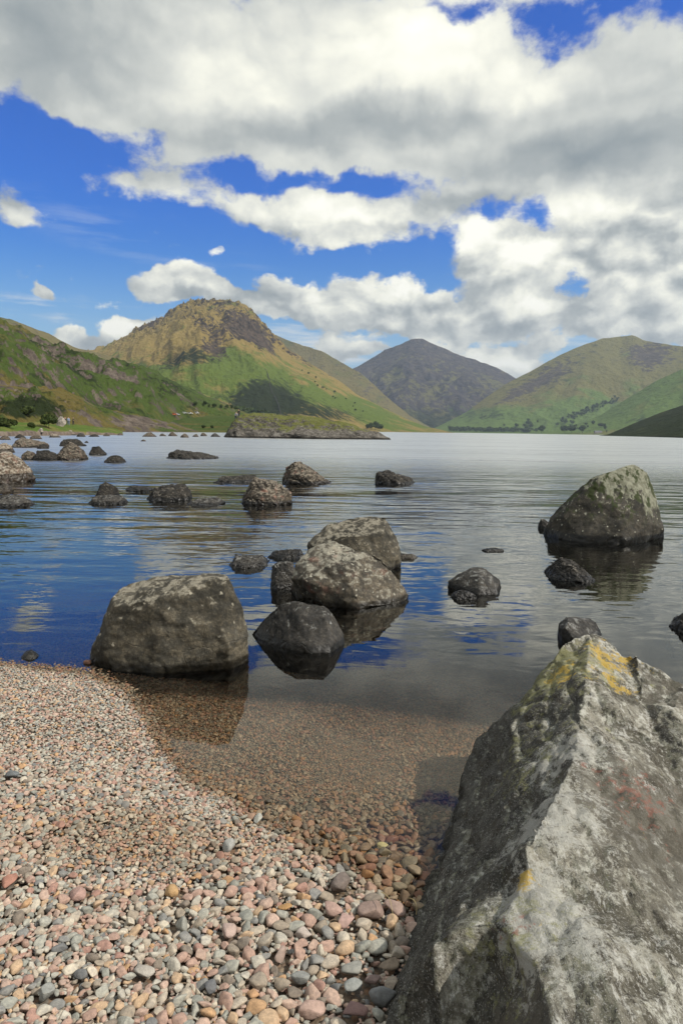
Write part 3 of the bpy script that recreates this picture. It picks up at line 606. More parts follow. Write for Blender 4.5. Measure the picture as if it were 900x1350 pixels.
rock_at([(587, 772), (600, 778), (630, 784), (656, 784), (661, 774)],
        [(590, 766, .25), (603, 757, .28), (624, 746, .30), (634, 745, .30), (648, 756, .28), (658, 764, .25), (630, 760, .12), (655, 776, .06)],
        .55, 'slate', 'pointed grey rock alone in open water, right of the middle cluster', seed=22, rough=.6, facets=0)
rock([(709, 692), (712, 684), (718, 681), (725, 690)], 'slate', 'small stone against the left foot of the pyramid shaped boulder', seed=4, ybase=698)
rock([(715, 756), (728, 745), (745, 737), (760, 741), (772, 755), (782, 764)], 'dark', 'low dark rock in front of the pyramid shaped boulder', seed=21, ybase=767)
rock([(589, 787), (596, 779), (610, 777), (625, 783), (630, 788)], 'dark', 'barely emergent dark rock at the near foot of the lone pointed rock', seed=23, ybase=791, dr=.5, sink=.1)
rock([(633, 726), (640, 723), (652, 724), (660, 722), (665, 726)], 'slate', 'thin sliver of stone just breaking the surface between lone pointed rock and far water', seed=24, ybase=728, sink=.06)
rock([(736, 842), (736, 820), (742, 816), (764, 815), (782, 818), (790, 832)], 'slate', 'angular dark grey block peeping over the tip of the huge foreground boulder', seed=25, ybase=848, dr=.4, jit=.04, rough=.6, facets=2)
rock([(878, 829), (886, 820), (900, 812), (925, 806), (940, 826)], 'dark', 'dark rock cut by the right edge of the picture, above the huge boulder', seed=26, ybase=838)
rock([(302, 744), (306, 734), (325, 732), (345, 734), (356, 743)], 'slate', 'flat grey slab left of the middle boulder cluster, with a blunt left end', seed=27, ybase=751, sink=.1)
rock([(355, 733), (360, 726), (380, 725), (398, 725), (404, 734)], 'dark', 'thin dark slab wedged behind the left side of the mottled middle boulder', seed=28, ybase=739, sink=.1)
rock([(357, 772), (358, 748), (364, 740), (382, 739), (392, 748), (394, 772)], 'slate', 'blocky grey rock tucked against the left flank of the mottled middle boulder', seed=29, ybase=780)
rock([(519, 734), (530, 730), (543, 730), (551, 735)], 'pink', 'small flat reddish stone at the right of the boulder with the lichen spot', seed=30, ybase=737, sink=.08)
rock([(318, 658), (321, 640), (333, 632), (352, 633), (370, 637), (384, 645), (386, 662)], 'brown', 'brown mottled blocky rock, in front of the long dark slab, upper middle', seed=31, ybase=670, dr=.4, rough=1.2)
rock([(281, 635), (283, 628), (310, 627), (335, 626), (346, 633)], 'dark', 'long low dark slab behind the brown mottled blocky rock', seed=32, ybase=638, sink=.15, jit=.03)
rock([(370, 632), (376, 616), (390, 608), (402, 609), (418, 618), (437, 634)], 'brown', 'pale topped rocky hump with a jagged crest, farthest of the middle rocks', seed=33, ybase=641, rough=1.4)
rock([(493, 633), (497, 622), (512, 619), (524, 626), (540, 630), (553, 636)], 'dark', 'black knobbly rock with a low tail to the right, alone in midwater', seed=34, ybase=641, rough=1.4)
rock([(221, 600), (228, 593), (248, 594), (268, 597), (288, 603)], 'dark', 'long black reef rock alone in open water before the rocky island', seed=35, ybase=607, sink=.2, rough=1.4)
rock([(197, 657), (204, 645), (222, 639), (244, 640), (256, 650), (259, 658)], 'dark', 'smooth rounded dark rock shaped like a loaf, left of the flat pale slab', seed=36, ybase=663)
rock([(247, 664), (260, 657), (285, 656), (299, 663)], 'slate', 'flat pale slab touching the right side of the loaf shaped rock', seed=37, ybase=669, sink=.1, jit=.04)
rock([(163, 645), (175, 640), (195, 641), (208, 646)], 'dark', 'thin dark reef between the stacked rock and the loaf shaped rock', seed=38, ybase=648, sink=.15)
rock([(119, 662), (126, 654), (145, 652), (162, 654), (167, 662)], 'slate', 'flat grey slab carrying a small dark block', seed=39, ybase=668, sink=.15, jit=.04)
rock([(127, 654), (130, 641), (138, 636), (152, 636), (158, 652)], 'dark', 'small dark angular block resting on the flat grey slab', seed=40, ybase=656, sink=.1, z0=0.03)
rock([(-20, 660), (0, 653), (20, 652), (36, 657), (43, 666)], 'slate', 'long flat grey slab at the left edge of the picture, nearest there', seed=41, ybase=671)
rock([(-30, 634), (-20, 605), (0, 596), (14, 591), (26, 604), (32, 618), (41, 632)], 'pink', 'big pinkish grey boulder at the left edge, pale above and dark below', 'boulder', seed=42, ybase=640, rough=1.1)
rock([(-6, 648), (4, 640), (12, 636), (17, 645)], 'pink', 'small pinkish stone between the big left edge boulder and the flat slab', seed=43, ybase=651)
rock([(75, 600), (78, 592), (90, 583), (98, 584), (108, 594), (116, 604)], 'brown', 'pale crested hump rock at the right end of the left shore rocks', seed=44, ybase=608, rough=1.2)
rock([(118, 597), (123, 590), (131, 588), (140, 598)], 'dark', 'small round black rock right of the pale crested hump rock', seed=45, ybase=601)
rock([(138, 606), (146, 603), (150, 599), (158, 600), (166, 608)], 'dark', 'small black rock with a low left tail, between hump rock and reef', seed=46, ybase=611)
rock([(46, 603), (52, 594), (66, 593), (80, 600)], 'dark', 'low dark block joined to the left foot of the pale crested hump rock', seed=47, ybase=608)
rock([(28, 602), (34, 594), (44, 595), (50, 604)], 'brown', 'low brown rock between the big left edge boulder and the low dark block', seed=48, ybase=607)
rock([(80, 583), (84, 578), (96, 577), (104, 580), (112, 587)], 'dark', 'dark ledge rock just behind the pale crested hump rock', seed=49, ybase=589)
rock([(18, 586), (22, 578), (28, 577), (40, 582), (56, 583), (64, 588)], 'brown', 'long craggy brown rock with a pale left tip, left shore', seed=50, ybase=591, rough=1.4)
rock([(-14, 590), (-4, 584), (6, 583), (14, 588), (18, 594)], 'pink', 'pale rock at the left edge directly above the big pinkish boulder', seed=51, ybase=598)
rock([(50, 590), (55, 585), (61, 586), (65, 591)], 'dark', 'small black rock at the right tip of the long craggy brown rock', seed=52, ybase=592)
rock([(28, 864), (32, 858), (40, 857), (46, 860), (53, 866)], 'slate', 'small dark knobbly stone in the water at the tip of the beach', seed=53, ybase=870, sink=.03, rough=1.5, cat='stone')
_rs = random.Random(5)
for k, (x0, x1, yt, yb_) in enumerate([(84, 100, 567, 574), (102, 113, 570, 576), (117, 131, 572, 576), (136, 146, 571, 575), (155, 163, 570, 574), (188, 206, 570, 576), (210, 219, 571, 575), (222, 234, 569, 575), (238, 250, 571, 577), (254, 262, 572, 576), (264, 273, 570, 575), (112, 117, 581, 584), (186, 193, 579, 582), (64, 80, 571, 577), (20, 34, 572, 578), (0, 14, 573, 580), (40, 56, 573, 579), (277, 290, 571, 576)]):
    m_ = 'pink' if k in (0, 13) else _rs.choice(['dark', 'brown', 'slate', 'brown'])
    rock([(x0, yb_ - 1), (x0 + (x1 - x0) * .25, yt + 1), (x0 + (x1 - x0) * (.45 + .2 * _rs.random()), yt), (x1, yb_ - 1)], m_,
         {'pink': 'pale', 'dark': 'black', 'brown': 'brown', 'slate': 'grey'}[m_] + ' shore rock in the broken line of rocks off the far left bank', seed=60 + k, ybase=yb_, group='line of rocks off the far left bank', rough=1.4, sink=.4)

# ---------------------------------------------------------------- the huge foreground boulder
MB = None
def fg_mat():
    m, b, out = material('foreground_boulder_rock')
    geo = b.new('ShaderNodeNewGeometry'); pos = geo.outputs['Position']
    n = b.noise(pos, 2.6, 9, .68, .3); n2 = b.noise(pos, 11, 9, .76, .2); n3 = b.noise(pos, 55, 5, .7); n4 = b.noise(pos, 180, 3, .7)
    # foliation streaks along the grain of the rock
    st = b.noise(b.mapping(pos, (0, 0, 0), (rad(-12), rad(24), rad(-14)), (26, 3.0, 26)), 1.0, 6, .65, .25)
    c = b.mix(b.rng(n, .30, .70), (.150, .140, .108), (.30, .28, .225))
    c = b.mix(b.rng(st, .46, .60, 0, .55), c, (.45, .44, .38))
    c = b.mix(b.rng(n2, .53, .58, 0, .85), c, (.50, .49, .42))
    c = b.mix(b.rng(b.noise(b.mapping(pos, (4, 4, 4)), 6, 8, .72, .4), .52, .57, 0, .85), c, (.065, .058, .040))
    c = b.mix(b.rng(st, .30, .44, .7, 0), c, (.07, .06, .048))
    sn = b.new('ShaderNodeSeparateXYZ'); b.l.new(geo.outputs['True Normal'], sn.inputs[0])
    # left flank: its shade painted in by facing; mid facet greener and darker
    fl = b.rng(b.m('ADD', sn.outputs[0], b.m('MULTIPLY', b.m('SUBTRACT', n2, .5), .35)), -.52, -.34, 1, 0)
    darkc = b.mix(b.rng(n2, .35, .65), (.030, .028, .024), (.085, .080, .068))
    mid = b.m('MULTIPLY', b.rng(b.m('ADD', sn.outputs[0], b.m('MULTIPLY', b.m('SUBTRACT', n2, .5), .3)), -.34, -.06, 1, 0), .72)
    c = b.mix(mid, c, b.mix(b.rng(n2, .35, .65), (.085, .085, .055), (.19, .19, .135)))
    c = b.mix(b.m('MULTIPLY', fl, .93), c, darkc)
    c = b.mix(b.rng(b.noise(b.mapping(pos, (0, 0, 0), (rad(-12), rad(24), rad(-14)), (3, 1, 3)), 9, 9, .8), .545, .57, 0, .65), c, b.mix(b.m('MAXIMUM', fl, mid), (.56, .55, .50), (.13, .13, .11)))
    c = b.mix(b.rng(b.noise(b.mapping(pos, (7, 3, 1), (rad(-12), rad(24), rad(-14)), (3, 1, 3)), 8, 9, .8), .55, .575, 0, .85), c, (.06, .052, .038))
    # fine pits and grain
    c = b.mix(b.rng(n3, .50, .60, 0, .55), c, b.mix(1., c, (.35, .33, .30), 'MULTIPLY'))
    c = b.mix(b.rng(n4, .56, .66, 0, .5), c, (.5, .48, .44))
    def spot(p, r):
        return b.rng(b.vm('LENGTH', b.vm('SUBTRACT', pos, tuple(float(q) for q in p))), r, r * .15)
    # weathered brown patches away from the crest, pale quartz band along it
    dk = b.m('ADD', spot(atY(900, 1120, 1.75), .55), b.m('ADD', spot(atY(600, 1330, 1.2), .3), spot(atY(880, 960, 2.6), .3)))
    dm = b.rng(b.m('ADD', b.m('MULTIPLY', dk, .20), b.noise(b.mapping(pos, (3, 3, 3)), 12, 10, .82)), .56, .64)
    c = b.mix(b.m('MULTIPLY', dm, .75), c, b.mix(n3, (.05, .043, .032), (.16, .145, .115)))
    pl = b.m('ADD', spot(atY(720, 1080, 1.8), .28), b.m('ADD', spot(atY(745, 1000, 2.15), .25), b.m('ADD', spot(atY(730, 1230, 1.35), .25), spot(atY(700, 1170, 1.5), .16))))
    plm = b.rng(b.m('ADD', b.m('MULTIPLY', pl, .15), b.noise(b.mapping(pos, (5, 0, 3)), 18, 10, .85)), .585, .63)
    c = b.mix(b.m('MULTIPLY', plm, .6), c, b.mix(n3, (.34, .33, .28), (.58, .57, .52)))
    # yellow lichen near the tip, green lichen beneath it, pink stain on the flank
    yl = b.m('ADD', spot(atY(775, 915, 2.7), .26), b.m('ADD', b.m('MULTIPLY', spot(atY(800, 870, 2.9), .22), .7), b.m('ADD', b.m('MULTIPLY', spot(atY(870, 885, 2.9), .2), .6), b.m('MULTIPLY', spot(atY(690, 1155, 1.55), .07), .7))))
    ym = b.rng(b.m('ADD', b.m('MULTIPLY', yl, .26), b.noise(b.mapping(pos, (1, 6, 2)), 15, 9, .8)), .650, .72)
    gm_ = b.m('ADD', spot(atY(735, 890, 2.8), .42), b.m('ADD', b.m('MULTIPLY', spot(atY(660, 1200, 1.4), .3), .6), b.m('MULTIPLY', spot(atY(700, 1000, 2.3), .35), .6)))
    gmask = b.rng(b.m('ADD', b.m('MULTIPLY', gm_, .19), b.noise(b.mapping(pos, (2, 1, 8)), 14, 9, .84)), .60, .68)
    c = b.mix(b.m('MULTIPLY', gmask, .7), c, b.mix(n3, (.17, .17, .07), (.30, .29, .14)))
    c = b.mix(b.m('MULTIPLY', ym, .9), c, b.mix(n3, (.50, .30, .04), (.42, .33, .09)))
    pk = b.m('ADD', spot(atY(815, 1060, 2.0), .3), b.m('ADD', spot(atY(672, 1215, 1.42), .1), b.m('MULTIPLY', spot(atY(850, 1100, 1.8), .3), .5)))
    pm = b.rng(b.m('ADD', b.m('MULTIPLY', pk, .14), b.noise(b.mapping(pos, (9, 1, 2)), 22, 9, .8)), .66, .72)
    c = b.mix(b.m('MULTIPLY', pm, .65), c, (.26, .11, .08))
    wz = b.new('ShaderNodeSeparateXYZ'); b.l.new(pos, wz.inputs[0])
    c = b.mix(b.rng(b.m('ADD', wz.outputs[2], b.m('MULTIPLY', n2, -.05)), -.0, .03, .8, 0), c, b.mix(1., c, (.3, .28, .25), 'MULTIPLY'))
    cr_ = b.voro(b.vm('ADD', b.mapping(pos, (0, 0, 0), (0, rad(20), rad(-12)), (1.6, .6, 1.6)), b.vm('SCALE', b.noise(pos, 5, 5, col=True), sc=.2)), 2.6, 'DISTANCE_TO_EDGE', 'Distance')
    crack = b.m('MULTIPLY', b.rng(cr_, 0.0, .010, 1, 0), b.rng(n, .50, .56))
    hgt = b.m('ADD', b.m('ADD', b.m('MULTIPLY', n3, .55), b.m('MULTIPLY', n2, .45)), b.m('ADD', b.m('MULTIPLY', st, .55), b.m('MULTIPLY', n4, .3)))
    nr = b.bump(hgt, 1.0, .013)
    pbsdf(b, out, c, .88, nr, .25); return m
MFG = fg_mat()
def z0pt(px, py, z): return atZ(px, py, z)
from mathutils.geometry import delaunay_2d_cdt
FGP = {}
def fp(k, px, py, z): FGP[k] = atZ(px, py, z)
for k, px, py, z in [('knob', 746, 844, .585), ('notch', 760, 852, .56), ('peak', 779, 833, .60), ('r1', 806, 845, .575), ('r2', 822, 862, .535), ('r3', 838, 864, .56), ('r4', 868, 880, .53), ('r5', 902, 903, .49), ('r6', 960, 935, .44),
    ('c0', 772, 885, .575), ('c1', 766, 930, .52), ('c2', 755, 1001, .485), ('c3', 692, 1110, .475), ('c4', 695, 1160, .43), ('c5', 643, 1210, .40), ('c6', 569, 1239, .345),
    ('m1', 728, 868, .52), ('m2', 702, 905, .43), ('m3', 671, 954, .36), ('m4', 676, 1000, .33), ('m5', 653, 1122, .275), ('m6', 610, 1182, .285),
    ('u1', 730, 950, .44), ('u2', 712, 1030, .40),
    ('l1', 662, 948, .20), ('l2', 626, 972, .17), ('l3', 628, 1010, .14), ('l4', 612, 1090, .12), ('l5', 585, 1170, .13), ('l6', 548, 1250, .17), ('l7', 524, 1310, .12),
    ('f1', 704, 1267, .43), ('f2', 727, 1350, .44), ('f3', 640, 1300, .27), ('f4', 650, 1370, .25), ('f5', 560, 1310, .17), ('f6', 590, 1420, .12), ('f7', 735, 1450, .40),
    ('v1', 846, 925, .47), ('v2', 872, 985, .43), ('v3', 900, 1050, .40), ('w1', 885, 935, .50), ('w2', 940, 1000, .45),
    ('s1', 815, 930, .525), ('s2', 822, 1010, .48), ('s3', 815, 1120, .455), ('s4', 900, 1130, .385), ('s5', 795, 1240, .465), ('s6', 900, 1240, .40), ('s7', 820, 1350, .47), ('s8', 900, 1350, .42), ('s9', 1000, 1130, .33), ('t1', 1010, 1350, .34), ('t2', 840, 1450, .42), ('t3', 1000, 1500, .30),
    ('b1', 612, 1012, -.03), ('b2', 594, 1065, -.03), ('b3', 578, 1110, -.02), ('b4', 554, 1165, -.02), ('b5', 536, 1215, .0), ('b6', 516, 1275, .0), ('b7', 500, 1330, .02), ('b8', 488, 1400, .02), ('b9', 500, 1520, .02)]: fp(k, px, py, z)
for k, p in [('g1', (.30, .72, 0)), ('g2', (.9, .55, 0)), ('g3', (1.5, .8, 0)), ('g4', (1.9, 1.6, -.1)), ('g5', (2.1, 2.4, -.2)), ('g6', (2.0, 3.1, -.3)), ('g7', (1.5, 3.45, -.3)), ('g8', (1.05, 3.45, -.3)), ('g9', (.78, 3.3, -.2)), ('g10', (.62, 3.12, -.1))]: FGP[k] = np.array(p)
keys = list(FGP); ix = {k: i for i, k in enumerate(keys)}
rim = ['b1', 'b2', 'b3', 'b4', 'b5', 'b6', 'b7', 'b8', 'b9', 'g1', 'g2', 'g3', 'g4', 'g5', 'g6', 'g7', 'g8', 'g9', 'g10']
cons = [(rim[i], rim[(i + 1) % len(rim)]) for i in range(len(rim))]
for ch in (['peak', 'c0', 'c1', 'c2', 'c3', 'c4', 'c5', 'c6'], ['knob', 'm1', 'm2', 'm3', 'm4', 'm5', 'm6', 'c6'], ['c4', 'f1', 'f2', 'f7'], ['l2', 'l3', 'l4', 'l5', 'l6', 'l7'], ['r2', 'v1', 'v2', 'v3'], ['c6', 'f5'], ['c5', 'f3', 'f4'], ['knob', 'notch', 'peak', 'r1', 'r2', 'r3', 'r4', 'r5', 'r6']):
    cons += list(zip(ch[:-1], ch[1:]))
vc_, ec_, fc_, ov, oe, of_ = delaunay_2d_cdt([Vector((float(FGP[k][0]), float(FGP[k][1]))) for k in keys], [(ix[a_], ix[c_]) for a_, c_ in cons], [], 1, 1e-6)
bmf = bmesh.new(); up_ = []
for i, v in enumerate(vc_):
    src_ = ov[i]; z = float(np.mean([FGP[keys[q]][2] for q in src_])) if src_ else .4
    if not src_:                                   # an edge crossing: height from the nearest given points
        dd = sorted((np.hypot(FGP[k][0] - v[0], FGP[k][1] - v[1]), FGP[k][2]) for k in keys)[:2]; z = (dd[0][1] * dd[1][0] + dd[1][1] * dd[0][0]) / (dd[0][0] + dd[1][0])
        print('crossing', v, z)
    up_.append(bmf.verts.new((v[0], v[1], z)))
dn_ = [bmf.verts.new((v.co.x, v.co.y, -.45)) for v in up_]
for f in fc_:
    bmf.faces.new([up_[q] for q in f]); bmf.faces.new([dn_[q] for q in reversed(f)])
for e_ in [e_ for e_ in bmf.edges if len(e_.link_faces) == 1 and e_.verts[0] in up_]:
    i, j = up_.index(e_.verts[0]), up_.index(e_.verts[1]); bmf.faces.new((up_[i], up_[j], dn_[j], dn_[i]))
bmesh.ops.recalc_face_normals(bmf, faces=bmf.faces)
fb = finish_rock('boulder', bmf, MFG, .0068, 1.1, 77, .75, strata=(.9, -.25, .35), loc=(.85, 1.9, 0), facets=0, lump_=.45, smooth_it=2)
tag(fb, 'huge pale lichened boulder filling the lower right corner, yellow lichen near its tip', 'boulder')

# ---------------------------------------------------------------- rocky island
MI = rock_mat('island_rock', (.12, .105, .085), (.26, .23, .19), (.36, .33, .27), .35, .0, scale=.12, wet=.25, bumpd=.12, speck=.12)
def island():
    D = 128.0; S = []
    prof = [(292, 576), (300, 567), (312, 552), (322, 545), (345, 543), (375, 547), (390, 546), (412, 550), (440, 554), (470, 561), (490, 570), (521, 577)]
    top = [atY(x, y, D + 6) for x, y in prof]
    P1 = []
    for t, sc_ in ((-1, .0), (-.6, .84), (0, 1), (.7, .9), (1, .3)):
        for p in top: P1.append((p[0], D + 6 + t * 11, max(p[2], 0) * sc_ - (1.0 if sc_ == 0 else 0)))
    a, c = top[0], top[-1]; P1 += [(a[0], D + 2, -1.5), (c[0], D + 2, -1.5), (a[0], D + 12, -1.5), (c[0], D + 12, -1.5)]
    left_ = [p for p in P1 if p[0] < atY(385, 560, D + 6)[0]]
    mid_ = [p for p in P1 if atY(350, 560, D + 6)[0] < p[0] < atY(470, 560, D + 6)[0]]
    right_ = [p for p in P1 if p[0] > atY(425, 560, D + 6)[0]]
    slab = [atY(355, 576, D - 7), atY(362, 563, D - 2), atY(400, 556, D), atY(440, 562, D), atY(450, 577, D - 6), atY(400, 577, D - 8), atY(400, 575, D + 6), atY(360, 575, D + 6)]
    slab += [np.array([p[0], p[1], -1.]) for p in slab[-4:]]
    return left_, mid_, right_, slab
m_is, b, out = material('island_rock_and_turf')
geo = b.new('ShaderNodeNewGeometry'); pos = geo.outputs['Position']
n = b.noise(pos, .35, 8, .65, .5); n2 = b.noise(pos, 1.4, 7, .7); n3 = b.noise(b.mapping(pos, (0, 0, 0), (0, rad(20), 0), (1, 1, 3)), 2.2, 5, .7)
c = b.mix(b.rng(n2, .35, .65), (.15, .135, .115), (.30, .275, .235)); c = b.mix(b.rng(n3, .44, .62, .75, 0), c, (.055, .048, .04)); c = b.mix(b.rng(n, .55, .7, 0, .5), c, (.36, .34, .30))
sn = b.new('ShaderNodeSeparateXYZ'); b.l.new(geo.outputs['True Normal'], sn.inputs[0]); wz = b.new('ShaderNodeSeparateXYZ'); b.l.new(pos, wz.inputs[0])
turf = b.m('MULTIPLY', b.rng(b.m('ADD', sn.outputs[2], b.m('MULTIPLY', b.m('SUBTRACT', n2, .5), .9)), .52, .68), b.rng(b.m('ADD', wz.outputs[2], b.m('MULTIPLY', n, 5.0)), 4.0, 4.7))
c = b.mix(turf, c, b.mix(n3, (.06, .085, .015), (.20, .19, .06)))
c = b.mix(b.rng(wz.outputs[2], .15, .4, 1, 0), c, (.03, .027, .022))
pbsdf(b, out, c, .9, b.bump(b.m('ADD', n2, b.m('MULTIPLY', n3, .7)), 1., .35), .2)
isl = finish_rock('rocky_island', list(island()), m_is, .20, 16, 31, 1.15, strata=(.4, .1, 1))
tag(isl, 'low rocky island with grassy top in the lake before the peaks', 'island')
print('T rocks', time.time() - T0)

# ---------------------------------------------------------------- shingle
def ico(sub):
    bm = bmesh.new(); bmesh.ops.create_icosphere(bm, subdivisions=sub, radius=1)
    V = np.array([v.co[:] for v in bm.verts]); Fi = np.array([[v.index for v in f.verts] for f in bm.faces]); bm.free(); return V, Fi
def pebble_shape(V, rg, cuts=9):
    V = V.copy()
    for _ in range(cuts):
        nrm = rg.normal(size=3); nrm /= np.linalg.norm(nrm); d = rg.uniform(.46, .84); k = V @ nrm - d
        V = V - np.where(k > 0, k, 0)[:, None] * nrm[None] * .92
    s = np.array([1.1, rg.uniform(.62, .95), rg.uniform(.34, .68)]); V = V * s
    V += .03 * np.stack([perlin(V[:, 0] * 2.5 + 9 * rg.random(), V[:, 1] * 2.5, V[:, 2] * 2.5 + k_) for k_ in (1., 5., 9.)], -1)
    return V
I2, F2 = ico(3); I1, F1 = ico(2)
rg = np.random.default_rng(5)
TH = [pebble_shape(I2, rg) for _ in range(30)]; TL = [pebble_shape(I1, rg, 7) for _ in range(24)]
PAL = np.array([(.42, .27, .21), (.47, .33, .26), (.27, .28, .245), (.36, .36, .31), (.48, .45, .38), (.50, .30, .15), (.44, .38, .30), (.14, .15, .155), (.22, .225, .215), (.36, .20, .155), (.56, .50, .40), (.30, .25, .19), (.20, .165, .13), (.52, .36, .22)])
PW = np.array([1.8, 1.9, 1.3, 1.5, 1.3, .6, 1.5, .4, 1.0, .8, .8, 1.1, .6, .8]); PW /= PW.sum()
def in_view(x, y, z, mg=40):
    v = np.stack([x, y, z - CAMZ], -1) @ R3
    px = 450 + F * v[..., 0] / -v[..., 2]; py = 675 - F * v[..., 1] / -v[..., 2]
    return (px > -mg) & (px < 900 + mg) & (py < 1350 + 1.5 * mg) & (v[..., 2] < 0)
def size_field(x, y, r):
    """larger stones near the camera and by the boulder, fine grit in patches"""
    base = .0062 + .0033 * smooth(3.2, 1.8, y) + .0040 * smooth(-.6, .2, x) * smooth(2.6, 1.9, y)
    grit = smooth(.12, .45, fbm(x * 1.7, y * 1.7, 12.5, o=2))
    base = base + .0035 * smooth(-.05, .25, y - shore_y(x)) * smooth(2.9, 2.2, y)
    return base * (1 - .32 * grit) * np.exp(np.clip(r * .36, -.7, .75))
def place(N, area, minr, overlap):
    x0, x1, y0, y1 = area
    X = rg.uniform(x0, x1, N); Y = rg.uniform(y0, y1, N); s = Y - shore_y(X)
    ok = (s < 3.4) & in_view(X, Y, ground_z(X, Y, False)); X, Y = X[ok], Y[ok]
    R = size_field(X, Y, rg.normal(size=len(X))); R = np.clip(R, minr, .03)
    order = np.argsort(-R + rg.uniform(0, .012, len(R))); cell = .05; grid = {}; keep = []
    for k in order:
        x, y, r = X[k], Y[k], R[k]; ci, cj = int(x / cell + 500), int(y / cell + 500); bad = False
        reach = 1
        for a in range(ci - reach, ci + reach + 1):
            for c_ in range(cj - reach, cj + reach + 1):
                for (qx, qy, qr) in grid.get((a, c_), ()):
                    d = (qx - x) ** 2 + (qy - y) ** 2; m_ = (qr + r) * overlap
                    if d < m_ * m_: bad = True; break
                if bad: break
            if bad: break
        if not bad: grid.setdefault((ci, cj), []).append((x, y, r)); keep.append(k)
    return X[keep], Y[keep], R[keep]
NAMED = [  # px, py, radius px, colour, label
 (12, 1163, 15, (.40, .17, .11), 'brick red angular stone at the left edge of the beach'),
 (104, 1178, 15, (.45, .27, .22), 'dusty pink chunky stone on the beach, right of the brick red one'),
 (226, 1177, 12, (.55, .33, .13), 'amber stone on the open shingle, smaller of two orange ones'),
 (15, 1022, 10, (.11, .13, .14), 'dark slate pebble near the left edge of the beach'),
 (303, 1116, 13, (.38, .38, .35), 'pale grey flat topped stone near the wet edge of the shingle'),
 (340, 1080, 10, (.42, .42, .36), 'pale grey round stone just above the waterline'),
 (376, 1196, 10, (.48, .26, .08), 'ochre brown smooth stone below the pale grey ones'),
 (450, 1170, 20, (.16, .12, .10), 'dark brown blocky stone at the water edge near the huge boulder'),
 (438, 1200, 15, (.47, .30, .24), 'pink pointed stone below the dark brown blocky stone'),
 (457, 1214, 15, (.52, .33, .28), 'pale pink pyramid shaped stone beside the pointed one'),
 (490, 1203, 19, (.30, .20, .16), 'pinkish brown broad stone close to the huge boulder'),
 (520, 1200, 17, (.36, .24, .19), 'flat rosy stone wedged against the huge boulder at the waterline'),
 (400, 1232, 12, (.52, .44, .38), 'creamy pink oval stone in the middle of the lower shingle'),
 (300, 1228, 14, (.50, .36, .30), 'long salmon pink stone lying on the shingle'),
 (504, 1316, 20, (.19, .20, .20), 'cracked blue grey block near the bottom beside the huge boulder'),
 (410, 1334, 20, (.50, .33, .26), 'large pale pink stone at the bottom edge of the picture'),
 (465, 1279, 18, (.32, .32, .28), 'big grey green stone above the blue grey pair'),
 (463, 1303, 17, (.29, .31, .29), 'rounded grey stone below the big grey green one'),
 (491, 1292, 12, (.30, .20, .17), 'dull purple stone between grey stones and the huge boulder'),
 (278, 1302, 12, (.12, .13, .14), 'nearly black angular stone low on the beach'),
 (333, 1309, 10, (.56, .31, .14), 'bright orange small stone low on the beach'),
 (467, 1334, 18, (.28, .15, .13), 'wine red flat stone at the bottom near the huge boulder'),
 (513, 1273, 16, (.27, .20, .13), 'tawny brown flat stone touching the huge boulder'),
 (504, 1115, 8, (.60, .52, .22), 'bright yellow green stone lying under the shallow water'),

  (116, 875, 7, (.36, .16, .09), 'small orange red stone at the foot of the large squat boulder'),
 (240, 1220, 13, (.34, .34, .29), 'grey sage stone left of the long salmon pink stone'),
 (190, 1282, 15, (.44, .40, .34), 'sandy grey broad stone low on the left beach'),
 (60, 1310, 15, (.30, .31, .28), 'mid grey rounded stone in the lower left corner'),
 (395, 1290, 15, (.26, .27, .25), 'dark grey wide stone near the bottom middle'),
 (370, 1260, 13, (.42, .30, .24), 'rose grey stone above the dark grey wide stone'),
]
def stone_mat(name, c):
    m, b, out = material(name); pos = b.new('ShaderNodeTexCoord').outputs['Object']
    n = b.noise(pos, 60, 5, .65); n2 = b.noise(pos, 250, 3, .7)
    col = b.mix(b.rng(n, .3, .7), tuple(x * .78 for x in c), tuple(min(1, x * 1.15) for x in c)); col = b.mix(b.rng(n2, .52, .62, 0, .4), col, tuple(x * .5 for x in c))
    pbsdf(b, out, col, .75, b.bump(b.m('ADD', n, b.m('MULTIPLY', n2, .3)), 1, .003), .3); return m
named_xy = []
for k, (px, py, rp, c_, lab) in enumerate(NAMED):
    p = atZ(px, py, .0)
    for _ in range(4): p = atZ(px, py, float(ground_z(p[0], p[1])) + .01)
    depth = -(R3.T @ (p - np.array([0, 0, CAMZ])))[2]; r = rp * depth / F
    V = pebble_shape(I2, rg, 10); a = rg.uniform(0, 6.28); ca, sa = math.cos(a), math.sin(a)
    V = V * r * .95; V = np.stack([V[:, 0] * ca - V[:, 1] * sa, V[:, 0] * sa + V[:, 1] * ca, V[:, 2] * 1.15], -1)
    gz = float(ground_z(p[0], p[1]))
    c_ = tuple(.78 * q + .22 * w for q, w in zip(c_, (.30, .27, .24))); o = mesh_np('stone', V, F2, stone_mat('stone_surface', c_), loc=(p[0], p[1], gz + r * .45)); tag(o, lab, 'stone')
    named_xy.append((p[0], p[1], r))
